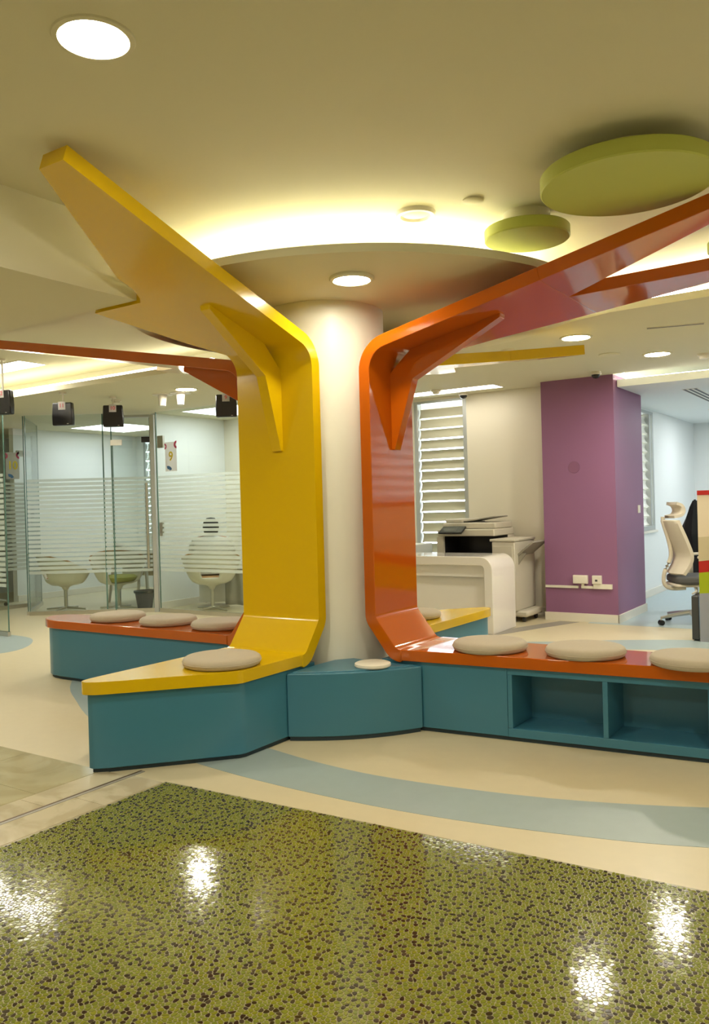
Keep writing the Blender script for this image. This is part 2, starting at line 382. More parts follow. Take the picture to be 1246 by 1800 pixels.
# round canopy around the column, cut where it meets the soffit
CCX, CCY, R = -.03, .42, 1.50
arc = []
for k in range(240):
    a = math.radians(-90+1.5*k); x, y = CCX+R*math.cos(a), CCY+R*math.sin(a)
    if x < SX-.004 and y < SY-.004: continue
    arc.append((x, y))
bm = B(); rim0 = [bm.verts.new((x, y, ZC+.012)) for x, y in arc]; rim1 = [bm.verts.new((x, y, ZC+.055)) for x, y in arc]; n = len(arc)
mid = [bm.verts.new((CCX+(x-CCX)*.62, CCY+(y-CCY)*.62, ZC-.030)) for x, y in arc]
half = [bm.verts.new((CCX+(x-CCX)*.86, CCY+(y-CCY)*.86, ZC-.018)) for x, y in arc]
for i in range(n):
    j = (i+1) % n
    for A, C in ((rim1, rim0), (rim0, half), (half, mid)): bm.faces.new((A[i], A[j], C[j], C[i]))
bm.faces.new(rim1); bm.faces.new(mid[::-1])
new('ceiling_canopy', bm, 'ceiling_paint', kind='structure', label='round plaster ceiling canopy around the white column', cat='ceiling', smooth=50)
bm = B()                                          # the canopy hangs on a drum
lathe(bm, [(.75, ZC+.055), (.75, ZU)], (CCX, CCY, 0), n=48); lathe(bm, [(.72, ZC+.055), (.72, ZU)], (CCX, CCY, 0), n=48); new('ceiling_drum', bm, 'ceiling_paint', kind='structure', label='drum above the round ceiling canopy', cat='ceiling')
# cove light strips
bm = B(); ra, rb = 1.02, 1.06; N = 96
for k in range(N):
    a0, a1 = 2*math.pi*k/N, 2*math.pi*(k+1)/N
    if math.sin(a0) > .35: continue
    prism(bm, [(CCX+r_*math.cos(q), CCY+r_*math.sin(q)) for r_, q in ((ra, a0), (rb, a0), (rb, a1), (ra, a1))], ZC+.14, ZC+.155)
new('cove_light', bm, 'cove_warm', label='ring of light hidden on top of the round ceiling canopy', cat='light', smooth=0)
def cove(pts, off, m, label, z):
    bm = B()
    for (a, b), (c, d) in zip(pts, pts[1:]): prism(bm, [(a, b+off), (c, d+off), (c, d+off+.04), (a, b+off+.04)], z, z+.02)
    return new('cove_light', bm, m, label=label, cat='light', smooth=0)
cove([(-7.5, 1.10), (-2.2, 1.10)], .22, 'cove_left', 'long straight cove light over the glass rooms on the left', ZL+.105)
cove([(.94, 1.54), (1.39, 1.37), (2.015, 1.345), (3.2, 1.30), (5.5, 1.3)], .2, 'cove_warm', 'cove light behind the forked orange arm on the right', ZL+.10)
# right-hand room: recess, lower slab, cove
new('ceiling_recess', box(B(), .3, XB, 4.16, YB, 2.74, 2.84), 'ceiling_paint', kind='structure', label='recess above the light cove by the purple column', cat='ceiling')
bm = B(); box(bm, .591, XB, 4.12, 4.16, ZL+.05, 2.74); new('ceiling_recess_face', bm, 'ceiling_paint', kind='structure', label='front face of the recess by the purple column', cat='ceiling')
new('ceiling_office', prism(B(), [(.60, 4.27), (XB, 4.27), (XB, YB), (.25, YB), (.25, 5.2), (.60, 5.2)], 2.40, 2.475), 'white_wall', kind='structure', label='ceiling slab of the office behind the purple column', cat='ceiling')
new('cove_light', box(B(), .65, 5.5, 4.42, 4.46, 2.48, 2.50), 'cove_neutral', label='straight cove light beside the top of the purple column', cat='light', smooth=0)

# ------------------------------------------------------------------ walls
def holed_wall(name, axis, pos, a0, a1, z0, z1, holes, m, label, th=.12):
    bm = B()
    xs = sorted({a0, a1, *[h[0] for h in holes], *[h[1] for h in holes]}); zs = sorted({z0, z1, *[h[2] for h in holes], *[h[3] for h in holes]})
    for p, q in zip(xs, xs[1:]):
        for s, t in zip(zs, zs[1:]):
            if any(h[0] <= p and q <= h[1] and h[2] <= s and t <= h[3] for h in holes): continue
            if axis == 'y': box(bm, p, q, pos, pos+th, s, t)
            else: box(bm, pos-th, pos, p, q, s, t)
    bmesh.ops.remove_doubles(bm, verts=bm.verts, dist=1e-5)
    return new(name, bm, m, kind='structure', label=label, cat='wall', smooth=0)
holed_wall('wall_window', 'y', 4.485, -4.98, -.10, 0, ZL, [(-1.90, -1.20, .62, 2.49)], 'wall_paint', 'cream wall with the louvred window behind the copier')
holed_wall('wall_office_side', 'x', .28, 5.2, YB, 0, 2.45, [(5.75, 7.0, .84, 2.38)], 'white_wall', 'pale office wall with a window right of the purple column')
new('wall_office_back', box(B(), .28, XB, YB-.1, YB, 0, 2.45), 'white_wall', kind='structure', label='far pale wall of the office', cat='wall')
new('wall_right', box(B(), XB, XB+.1, YA, YB, 0, ZU), 'wall_paint', kind='structure', label='right side wall outside the view', cat='wall')
new('wall_front', box(B(), XA, XB, YA-.1, YA, 0, ZU), 'wall_paint', kind='structure', label='wall behind the viewpoint', cat='wall')
new('wall_left', box(B(), XA-.1, XA, YA, YB, 0, ZU), 'white_wall', kind='structure', label='far left wall', cat='wall')
holed_wall('wall_rooms_back', 'y', 5.3, XA, -4.98, 0, ZL, [(-7.55, -7.0, .85, 2.44)], 'white_wall', 'white rear wall of the meeting rooms')
new('wall_room_side', box(B(), -7.82, -7.72, 3.0, 5.3, 0, ZL), 'white_wall', kind='structure', label='white side wall of the meeting room behind the pale tub chair', cat='wall')
new('wall_room_divider', box(B(), -5.06, -4.98, 3.20, 5.3, 0, ZL), 'white_wall', kind='structure', label='white divider wall between the two meeting rooms', cat='wall')
for nm, a, m in (('baseboard_divider', (-4.979, -4.965, 3.20, 4.48, 0, .09), 'white_plastic'), ('baseboard_room', (-7.719, -7.705, 3.0, 5.3, 0, .09), 'white_plastic'),
                 ('baseboard_office', (.281, .296, 5.2, YB-.1, 0, .09), 'white_plastic'), ('baseboard_window', (-4.9, -.2, 4.470, 4.484, 0, .09), 'white_plastic')):
    new(nm, box(B(), *a), m, kind='structure', label='pale skirting strip along the foot of a wall', cat='baseboard', bevel=.003)
holed_wall('wall_office_right', 'x', 4.11, 3.6, YB, 0, 2.45, [(4.55, 7.3, .84, 2.36)], 'white_wall', 'office wall on the right with a louvred window, outside the picture')
# purple square column with skirting
pc = new('wall_purple_column', box(B(), -.175, .588, 4.17, 5.22, 0, ZL), 'purple_paint', kind='structure', label='square purple column standing at the corner of the office', cat='column')
bm = B(); box(bm, -.182, .595, 4.155, 4.17, 0, .085); box(bm, .588, .603, 4.155, 5.23, 0, .085)
new('baseboard_purple', bm, 'white_plastic', kind='structure', label='cream skirting around the purple column', cat='baseboard')
# round white column
new('wall_round_column', lathe(B(), [(.372, 0), (.372, ZC+.03)], n=96), 'column_paint', kind='structure', label='round white column between the four coloured benches', cat='column')

# ------------------------------------------------------------------ windows
def window(name, label, axis, pos, a0, a1, z0, z1, fr, slat_m, pitch, slat_h, mullion=None, flip=1):
    """frame, pane and one object per blind slat; axis = running direction of the wall"""
    w = thing(name, label, 'window', ((a0+a1)/2, pos, 0) if axis == 'x' else (pos, (a0+a1)/2, 0), 0, kind='structure')
    S = (lambda a, d: (a, pos+d)) if axis == 'x' else (lambda a, d: (pos-d*flip, a))
    def bx(bm, A0, A1, d0, d1, Z0, Z1):
        p, q = S(A0, d0), S(A1, d1); box(bm, min(p[0], q[0]), max(p[0], q[0]), min(p[1], q[1]), max(p[1], q[1]), Z0, Z1); return bm
    f = B(); bx(f, a0, a0+fr, 0, .1, z0, z1); bx(f, a1-fr, a1, 0, .1, z0, z1); bx(f, a0+fr, a1-fr, 0, .1, z0, z0+fr); bx(f, a0+fr, a1-fr, 0, .1, z1-fr*.6, z1)
    if mullion: bx(f, mullion, mullion+.05, 0, .1, z0+fr, z1-fr*.6)
    new('window_frame', f, 'aluminium_frame', w, bevel=.004)
    new('pane', bx(B(), a0+fr, a1-fr, .085, .091, z0+fr, z1-fr*.6), 'window_glass', w)
    new('window_sill', bx(B(), a0-.02, a1+.02, -.03, .1, z0-.03, z0), 'white_plastic', w, bevel=.004)
    z = z0+fr+pitch*.5; first = None; e = mullion-.005 if mullion else a1-fr-.01; s0 = a0+fr+.01
    while z < z1-fr*.6-.02:
        if first is None:
            prof = [(-.004, -slat_h/2), (.010, -slat_h/6), (.016, slat_h/6), (.012, slat_h/2), (.016, slat_h/2), (.020, slat_h/6), (.014, -slat_h/6), (0, -slat_h/2)]
            bm = B(); A = []
            for aa in (s0, e): A.append([bm.verts.new((*S(aa, .03+d*2.0), zz)) for d, zz in prof])
            k = len(prof)
            for i in range(k): bm.faces.new((A[0][i], A[0][(i+1) % k], A[1][(i+1) % k], A[1][i]))
            bm.faces.new(A[0]); bm.faces.new(A[1][::-1])
            first = new('slat', bm, slat_m, w); first.location.z = z
        else:
            c = first.copy(); COL.objects.link(c); c.parent = w; c.location.z = z
        z += pitch
    return w
window('window_1', 'tall louvred window with cream slats between the orange arch and the copier', 'x', 4.485, -1.90, -1.20, .62, 2.49, .05, 'slat_cream', .124, .108)
window('window_2', 'bright louvred office window beside the purple column', 'y', .28, 5.75, 7.0, .84, 2.38, .06, 'slat_white', .118, .10, 6.80)
window('window_4', 'wide louvred office window on the right, mirrored in the orange lacquer', 'y', 3.99, 4.55, 7.3, .84, 2.36, .05, 'slat_white', .124, .10, None, -1)
window('window_3', 'narrow louvred window seen through the meeting room glass', 'x', 5.3, -7.55, -7.0, .85, 2.44, .05, 'slat_white', .15, .125)

# ------------------------------------------------------------------ the four bench wings
def offset_path(path, th):
    """path of (u,z) on the visible side; offset to the far side by th with mitres"""
    out = []
    for i, p in enumerate(path):
        def nrm(a, b):
            dx, dz = b[0]-a[0], b[1]-a[1]; L = math.hypot(dx, dz); return (dz/L, -dx/L)
        n1 = nrm(path[i-1], p) if i else None; n2 = nrm(p, path[i+1]) if i < len(path)-1 else None
        if n1 is None: n = n2; k = 1
        elif n2 is None: n = n1; k = 1
        else:
            n = (n1[0]+n2[0], n1[1]+n2[1]); L = math.hypot(*n); n = (n[0]/L, n[1]/L); k = 1/max(.3, n[0]*n1[0]+n[1]*n1[1])
        out.append((p[0]-n[0]*th*k, p[1]-n[1]*th*k))
    return out
def loft(bm, secs, W):
    """secs: (inner(u,z), outer(u,z), v0, v1)"""
    prev = None
    for (iu, iz), (ou, oz), v0, v1 in secs:
        cur = [bm.verts.new(W(iu, v0, iz)), bm.verts.new(W(iu, v1, iz)), bm.verts.new(W(ou, v1, oz)), bm.verts.new(W(ou, v0, oz))]
        if prev:
            for k in range(4): bm.faces.new((prev[k], prev[(k+1) % 4], cur[(k+1) % 4], cur[k]))
        else: bm.faces.new(cur[::-1])
        prev = cur
    bm.faces.new(prev)
def fillet(c, a, b, r, n=7):
    """round the corner c between directions a and b"""
    ca, cb = Vector(a)-Vector(c), Vector(b)-Vector(c); ca.normalize(); cb.normalize(); ang = ca.angle(cb); t = r/math.tan(ang/2)
    bis = (ca+cb).normalized(); o = Vector(c)+bis*(r/math.sin(ang/2)); p, q = Vector(c)+ca*t-o, Vector(c)+cb*t-o
    tot = p.angle_signed(q); return [tuple(o+Matrix.Rotation(-tot*k/n, 2) @ p) for k in range(n+1)]
def wing(label, ax, lat, m, uin, th, v_lo, v_hi, seat, slope, zb, trunk, prongs, vsign, gusset, cabinet=False):
    W = lambda u, v, z: (ax[0]*u+lat[0]*v, ax[1]*u+lat[1]*v, z)
    umid = (uin+seat['tip'])/2
    root = thing('arched_bench', label, 'bench', (ax[0]*umid, ax[1]*umid, 0), 0, 'arched benches around the white column')
    ZT = .45; THS = .062
    # band: seat, slanted foot, upright, bend, rising arm
    us = sorted(set([round(seat['tip']-d, 4) for d in (0, .004, .012, .025, .045, .07, .1, .14, .2, .3)] + [uin+.16+.12*k for k in range(40) if uin+.16+.12*k < seat['tip']-.31] + seat['knots']), reverse=True)
    path = [(u, ZT) for u in us]; nseat = len(path)
    foot = fillet((uin+.135, ZT), (uin+.5, ZT), (uin, .625), .05, 4) + fillet((uin, .625), (uin+.135, ZT), (uin, 1.2), .05, 4)
    path += foot; uarm = trunk[-1][0]
    bend = fillet((uin, zb), (uin, 1.0), (uin+1, zb+slope), .13, 9); path += bend
    nb = len(path); au = [u for u in sorted({t[0] for t in trunk} | {uin+.3+.15*k for k in range(20) if uin+.3+.15*k < uarm-.03}) if u > uin+.2]
    path += [(u, zb+slope*(u-uin)) for u in au]
    off = offset_path(path, th)
    secs = []; lo = [(t[0], t[1]) for t in trunk]; hi = [(t[0], t[2]) for t in trunk]
    for i, (p, q) in enumerate(zip(path, off)):
        if i < nseat: v0, v1 = interp(seat['lo'], p[0]), interp(seat['hi'], p[0]); q = (p[0], ZT-THS)
        elif i < nb: v0, v1 = v_lo, v_hi
        else:
            v0, v1 = interp(lo, p[0]), interp(hi, p[0])
            if vsign < 0: v0, v1 = -v1, -v0
        secs.append((p, q, v0, v1))
    bm = B(); loft(bm, secs, W)
    dz = Vector((-slope, 1)).normalized()*th
    for pr in prongs:
        s2 = []
        for u, v0, v1 in pr:
            if vsign < 0: v0, v1 = -v1, -v0
            z = zb+slope*(u-uin); s2.append(((u, z), (u+dz.x, z+dz.y), v0, v1))
        loft(bm, s2, W)
    new('band', bm, m, root, smooth=30, bevel=.005, seg=2)
    # gusset fin in the bend
    vg, ua, (ui, zi), zp = gusset; t2 = .034
    zA = lambda u: zb+slope*(u-uin)
    pts = [(uin-.01, zp), (uin+.018, zp-.004), (ui, zi), (ua, zA(ua)-.022), (ua+.004, zA(ua)+.01), (uin+.16, zA(uin+.16)+.015), (uin-.01, zb-.10)]
    bm = B(); a = [bm.verts.new(W(u, vg-t2, z)) for u, z in pts]; b = [bm.verts.new(W(u, vg+t2, z)) for u, z in pts]; k = len(pts)
    bm.faces.new(a); bm.faces.new(b[::-1])
    for i in range(k): bm.faces.new((a[i], b[i], b[(i+1) % k], a[(i+1) % k]))
    bmesh.ops.triangulate(bm, faces=[f for f in bm.faces if len(f.verts) > 4])
    new('gusset', bm, m, root, smooth=0, bevel=.003)
    # blue base
    ins = .03; ub = [u for u in us if u > uin+.12]
    def ring(k, usel):
        pl = [(u, interp(seat['hi'], u)-k) for u in usel]+[(u, interp(seat['lo'], u)+k) for u in usel[::-1]]
        return pl
    tip_in = seat['tip']-ins
    sel = [seat['tip']-.004-ins*0 for _ in ()]
    useq = sorted([u-ins for u in us if u-ins > uin+.14]); useq = [uin+.02]+useq
    hi_t = lambda u: interp(seat['hi'], min(u+ins*.6, seat['tip']))-ins*.6
    lo_t = lambda u: interp(seat['lo'], min(u+ins*.6, seat['tip']))+ins*.6
    if not cabinet:
        pl = [(u, hi_t(u)) for u in useq]+[(u, lo_t(u)) for u in useq[::-1]]
        new('base', prism(B(), [W(u, v, 0)[:2] for u, v in pl], .022, ZT-THS), 'blue_laminate', root, bevel=.004)
    else:
        a, b = 1.245, 2.25
        pa = [u for u in useq if u < a]+[a]; pb = [a]+[u for u in useq if a < u < b]+[b]; pt = [b]+[u for u in useq if u > b]
        new('base', prism(B(), [W(u, v, 0)[:2] for u, v in [(u, hi_t(u)) for u in pa]+[(u, lo_t(u)) for u in pa[::-1]]], .022, ZT-THS), 'blue_laminate', root, bevel=.003)
        new('base', prism(B(), [W(u, v, 0)[:2] for u, v in [(u, hi_t(u)) for u in pt]+[(u, lo_t(u)) for u in pt[::-1]]], .022, ZT-THS), 'blue_laminate', root, bevel=.003)
        D = .27
        new('back_board', prism(B(), [W(u, v, 0)[:2] for u, v in [(u, hi_t(u)-D) for u in pb]+[(u, lo_t(u)) for u in pb[::-1]]], .022, ZT-THS), 'blue_laminate', root)
        def strip(nm, ua_, ub_, z0, z1, d=D, inset=.0):
            q = [(ua_, hi_t(ua_)-inset), (ub_, hi_t(ub_)-inset), (ub_, hi_t(ub_)-d), (ua_, hi_t(ua_)-d)]
            new(nm, prism(B(), [W(u, v, 0)[:2] for u, v in q], z0, z1), 'blue_laminate', root, bevel=.0015)
        strip('bottom_board', a+.001, b-.001, .022, .068); strip('top_board', a+.001, b-.001, .352, .387)
        for u in (1.247, 1.737, 2.223): strip('divider', u, u+.025, .0685, .3515)
    pl = [(u-.012, hi_t(u)-.012) for u in useq]+[(u-.012, lo_t(u)+.012) for u in useq[::-1]]
    new('plinth', prism(B(), [W(u, v, 0)[:2] for u, v in pl], 0, .0215), 'dark_plinth', root)
    return root
yseat = dict(tip=1.655, knots=[1.10, 1.13, 1.5], hi=[(.4, .225), (1.10, .222), (1.13, .205), (1.60, -.215), (1.63, -.25), (1.65, -.285), (1.655, -.31)], lo=[(.4, -.34), (1.50, -.355), (1.58, -.353), (1.62, -.347), (1.645, -.335), (1.655, -.312)])
oseat = dict(tip=2.70, knots=[2.42, 2.52], hi=[(.4, .245), (.66, .243), (2.25, .095), (2.52, .068), (2.62, .045), (2.67, .01), (2.70, -.05)], lo=[(.4, -.255), (2.42, -.27), (2.52, -.255), (2.60, -.215), (2.66, -.16), (2.69, -.11), (2.70, -.06)])
wing('yellow arched bench at the front with one cushion and a pointed seat', (0, -1), (1, 0), 'yellow_lacquer', .45, .07, -.335, .23, yseat, .32, 2.155,
     [(.45, -.335, .23), (.59, -.39, .23), (.94, -.60, .23), (1.165, -.74, .23), (1.1655, -.37, .23), (1.20, -.335, .23), (1.27, -.298, .23), (1.32, -.293, .23), (1.384, -.290, .23), (2.10, .085, .24)], [], 1, (-.03, 1.03, (.59, 2.02), 1.60))
wing('orange arched bench on the right with open blue niches below', (1, 0), (0, -1), 'orange_lacquer', .484, .07, -.24, .25, oseat, .225, 2.14,
     [(.48, -.24, .25), (.966, -.419, .25), (1.307, -.575, .25), (1.513, -.665, .25)],
     [[(1.512, -.183, .25), (2.272, .048, .25), (2.85, .17, .25)], [(1.512, -.665, -.186), (2.12, -.925, -.66), (2.30, -.995, -.79)]], 1, (-.02, 1.19, (.635, 2.0), 1.595), True)
wing('far yellow arched bench behind the white column', (0, 1), (-1, 0), 'yellow_lacquer', .45, .07, -.335, .23, yseat, .13, 2.155,
     [(.45, -.335, .23), (.9, -.56, .23), (1.25, -.72, .23)], [[(1.249, -.28, .23), (2.0, .085, .24)], [(1.249, -.72, -.30), (1.62, -1.02, -.80), (1.72, -1.10, -.92)]], 1, (-.05, 1.05, (.585, 2.02), 1.60))
wing('far orange arched bench on the left with three cushions', (-1, 0), (0, 1), 'orange_lacquer', .50, .07, -.25, .25, oseat, .185, 2.14,
     [(.48, -.25, .25), (.966, -.42, .25), (1.307, -.56, .25), (1.513, -.63, .25)], [[(1.512, -.183, .25), (2.3, .06, .25), (3.3, .17, .25)], [(1.512, -.63, -.186), (2.12, -.90, -.66), (2.45, -1.02, -.88)]], -1, (.0, 1.2, (.70, 1.99), 1.595))

# blue curved corner pedestal between the yellow and orange benches
ped = thing('corner_pedestal', 'blue curved corner plinth at the foot of the white column', 'pedestal', (.42, -.35, 0))
arcp = spline([(.2095, -.735), (.34, -.665), (.51, -.545), (.66, -.385), (.765, -.2275)], 8)
body = arcp+[(.50, -.2275), (.30, -.20), (.22, -.30), (.2095, -.46)]
cx, cy = .33, -.36
ins = [(x+(cx-x)*.035, y+(cy-y)*.035) for x, y in body]; ins2 = [(x+(cx-x)*.10, y+(cy-y)*.10) for x, y in body]
bm = B(); prism(bm, body, .022, .366); new('base', bm, 'blue_laminate', ped, bevel=.012, seg=3)
new('top_rim', prism(B(), ins2, .360, .372), 'blue_laminate', ped, bevel=.004)
new('plinth', prism(B(), ins, 0, .0215), 'dark_plinth', ped)
o = new('round_disc', lathe(B(), [(0, 0), (.098, 0), (.102, .006), (.100, .018), (.088, .023), (0, .023)], n=48), 'white_plastic', label='round white disc lying on the blue curved pedestal', cat='disc')
o.location = (.535, -.372, .372)

# ------------------------------------------------------------------ cushions
def cushion(x, y, label, rz=0):
    global CU
    if CU is None:
        prof = [(0, 0), (.185, 0), (.199, .006), (.205, .018), (.206, .030), (.200, .042), (.188, .050), (.15, .0535), (0, .055)]
        CU = new('round_cushion', lathe(B(), prof, n=56), 'cushion_fabric', smooth=60)
        o = CU
        s = new('piping', lathe(B(), [(.2055, .022), (.208, .024), (.2055, .026)], n=56), 'cushion_fabric', o, world=False)
    else:
        o = CU.copy(); COL.objects.link(o); s = CU.children[0].copy(); COL.objects.link(s); s.parent = o
    o.location = (x, y, .4505); o.rotation_euler.z = rz
    return tag(o, label, 'cushion', 'round grey cushions on the benches')
CU = None
cushion(.01, -1.02, 'round grey cushion alone on the front yellow seat')
cushion(1.085, -.02, 'round grey cushion on the right orange seat, nearest the white column')
cushion(1.605, .03, 'round grey cushion in the middle of the right orange seat')
cushion(2.15, .0, 'round grey cushion on the right orange seat, cut by the picture edge')
cushion(-1.97, -.03, 'round grey cushion on the far left orange seat, nearest its tip')
cushion(-1.44, -.02, 'round grey cushion in the middle of the far left orange seat')
cushion(-.94, -.005, 'round grey cushion on the far left orange seat, nearest the yellow arch')
cushion(.05, .93, 'round grey cushion on the far yellow seat behind the orange arch')

# ------------------------------------------------------------------ ceiling discs
def disc(x, y, r, z, th, label):
    t = thing('ceiling_disc', label, 'ceiling disc', (x, y, z), 0, 'lime green ceiling discs')
    bm = lathe(B(), [(0, 0), (r-.006, 0), (r, .006), (r, th-.006), (r-.006, th), (0, th)], n=80); new('panel', bm, 'lime_panel', t, world=False, smooth=30)
    bm = lathe(B(), [(r*.55, th), (r*.55, ZU-z)], n=60); new('spacer', bm, 'ceiling_paint', t, world=False)
disc(2.02, -.50, .375, 2.64, .07, 'large lime green disc under the ceiling at upper right')
disc(1.385, -.08, .222, 2.64, .06, 'small lime green disc under the ceiling above the orange arm')
disc(2.30, .87, .20, 2.645, .06, 'lime green disc at the right picture edge beside the orange fork')

# ------------------------------------------------------------------ ceiling fittings
def downlight(x, y, z, r, label, m='lamp_warm'):
    t = thing('downlight', label, 'downlight', (x, y, z), 0, 'round recessed downlights')
    new('trim_ring', lathe(B(), [(r, .004), (r, -.003), (r*1.06, -.008), (r*1.22, -.006), (r*1.25, 0), (r*1.25, .012), (r, .012)], n=48), 'ceiling_paint', t, world=False)
    new('diffuser', lathe(B(), [(0, -.0015), (r, -.0015), (r, .003), (0, .003)], n=48), m, t, world=False)
downlight(.892, -2.47, ZU, .105, 'large glowing downlight at the upper left of the ceiling')
downlight(.589, -.56, ZC-.031, .095, 'glowing downlight in the round canopy in front of the white column', 'lamp_canopy')
downlight(-3.157, 1.943, ZL, .10, 'glowing downlight above the meeting rooms on the left', 'lamp_rear')
downlight(.923, 2.056, ZL, .10, 'glowing downlight right of the far yellow prong', 'lamp_rear')
downlight(1.238, 3.27, ZL, .10, 'glowing downlight near the purple column', 'lamp_rear')
downlight(3.3, -2.47, ZU, .105, 'downlight of the upper ceiling on the right, outside the picture')
downlight(.9, -5.2, ZU, .105, 'downlight of the upper ceiling behind the viewpoint')
downlight(3.3, -5.2, ZU, .105, 'downlight of the upper ceiling right behind the viewpoint')
downlight(4.4, -.2, ZU, .105, 'downlight of the upper ceiling far right, outside the picture')
downlight(3.4, 2.6, ZL, .10, 'downlight of the lower ceiling on the far right, outside the picture', 'lamp_rear')
downlight(-1.9, -2.2, ZS, .10, 'unseen downlight added in the soffit on the left', 'lamp_rear')  # added out of view to brighten the left floor
downlight(-4.2, -.3, ZU, .10, 'unseen downlight added in the upper ceiling on the far left', 'lamp_rear')  # also added unseen, more light for the left side
def panel_light(x0, x1, y0, y1, z, label, m='panel_light'):
    t = thing('panel_light', label, 'panel light', ((x0+x1)/2, (y0+y1)/2, z), 0, 'rectangular ceiling light panels')
    bm = B(); g = .015
    for a in ((x0-g, x1+g, y0-g, y0), (x0-g, x1+g, y1, y1+g), (x0-g, x0, y0, y1), (x1, x1+g, y0, y1)): box(bm, *a, z-.004, z+.004)
    new('frame', bm, 'white_plastic', t); new('diffuser', box(B(), x0, x1, y0, y1, z-.002, z+.002), m, t)
panel_light(-6.2, -4.2, .72, 1.02, ZU, 'rectangular light panel at the left picture edge', 'panel_left')
panel_light(-1.75, -.62, 3.95, 4.22, ZL, 'slim light panel in front of the louvred window', 'panel_soft')
panel_light(-7.2, -6.2, 3.6, 4.6, ZL, 'square light panel in the left meeting room', 'lamp_cool')
panel_light(-4.6, -3.4, 3.3, 4.1, ZL, 'square light panel in the right meeting room', 'lamp_cool')
panel_light(2.4, 3.6, 5.6, 6.8, 2.40, 'unseen square light panel added in the office', 'office_fill')  # both office panels are added out of view to light the office
panel_light(.9, 1.9, 7.4, 8.4, 2.40, 'unseen square light panel added near the office back wall', 'office_fill')
def puck(name, x, y, z, prof, m, label, cat):
    o = new(name, lathe(B(), [(0, 0)]+prof, n=40), m, label=label, cat=cat); o.location = (x, y, z); return o
t = thing('ceiling_speaker', 'round white ceiling speaker in front of the canopy', 'speaker', (.927, -.453, ZU))
new('ring', lathe(B(), [(.072, -.004), (.080, -.022), (.098, -.020), (.105, 0)], n=48), 'white_plastic', t, world=False)
new('grille', lathe(B(), [(0, -.016), (.050, -.015), (.074, -.008), (.074, 0), (0, 0)], n=48), 'ceiling_paint', t, world=False)
puck('ceiling_sensor', 1.246, -.436, ZU, [(.035, -.0)][:0]+[(.052, 0), (.052, -.008), (.046, -.012), (0, -.012)], 'ceiling_paint', 'small flat ceiling disc beside the round speaker', 'sensor')
def detector(x, y, label):
    t = thing('smoke_detector', label, 'smoke detector', (x, y, ZL), 0, 'smoke detectors on the lower ceiling')
    new('base', lathe(B(), [(.055, 0), (.055, -.016), (.050, -.020), (0, -.020)], n=32), 'white_plastic', t, world=False)
    new('head', lathe(B(), [(.040, -.018), (.040, -.034), (.030, -.045), (0, -.047)], n=32), 'white_plastic', t, world=False)
detector(.307, 2.186, 'smoke detector above the far yellow prong')
detector(-1.279, 3.90, 'smoke detector beside the slim light panel')
detector(1.564, 3.567, 'smoke detector at the right picture edge')
detector(-4.30, 2.0, 'smoke detector above the meeting room glass')
def dome(x, y, label):
    t = thing('dome_camera', label, 'camera', (x, y, ZL), 0, 'black dome cameras')
    new('base', lathe(B(), [(.050, 0), (.054, -.02), (.050, -.028), (0, -.028)], n=32), 'white_plastic', t, world=False)
    new('dome', lathe(B(), [(.042, -.028), (.039, -.045), (.026, -.060), (0, -.067)], n=32), 'black_plastic', t, world=False)
dome(.50, 3.90, 'black dome camera above the purple column'); dome(-1.17, 4.36, 'black dome camera beside the louvred window')
def diffuser(name, p, q, z, w, label, n=2):
    t = thing(name, label, 'air vent', ((p[0]+q[0])/2, (p[1]+q[1])/2, z)); d = (Vector(q)-Vector(p)).normalized(); s = Vector((-d.y, d.x))
    def quad(o0, o1): return [tuple(Vector(p)+s*o0), tuple(Vector(q)+s*o0), tuple(Vector(q)+s*o1), tuple(Vector(p)+s*o1)]
    new('frame', prism(B(), quad(-w/2, w/2), z-.004, z+.002), 'white_plastic', t)
    for k in range(n):
        o = -w/2+w*(k+.5)/n; new('slot', prism(B(), quad(o-w*.18/n*1.4, o+w*.18/n*1.4), z-.0055, z-.0035), 'dark_grey', t)
diffuser('slot_vent', (1.45, 2.083), (1.826, 2.183), ZL, .035, 'short slot vent in the lower ceiling at right', 1)
diffuser('slot_vent', (1.15, 5.0), (1.15, 7.0), 2.40, .16, 'long double slot vent in the office ceiling', 3)
puck('ceiling_sensor', .90, 3.0, ZL, [(.09, 0), (.09, -.005), (.08, -.009), (0, -.009)], 'ceiling_paint', 'flat round cover between the two right downlights', 'sensor')
for x, y, lb in ((-3.62, 2.05, 'left white ceiling spotlight over the meeting rooms'), (-3.40, 2.10, 'right white ceiling spotlight over the meeting rooms')):
    t = thing('spotlight', lb, 'spotlight', (x, y, ZL), 0, 'white ceiling spotlights')
    new('base', lathe(B(), [(.11, 0), (.11, -.008), (0, -.010)], n=32), 'white_plastic', t, world=False)
    bm = tube(B(), [(0, 0, -.008), (.01, -.01, -.05), (.02, -.02, -.13)], [.05, .045, .035], 20); new('head', bm, 'white_gloss', t, world=False)

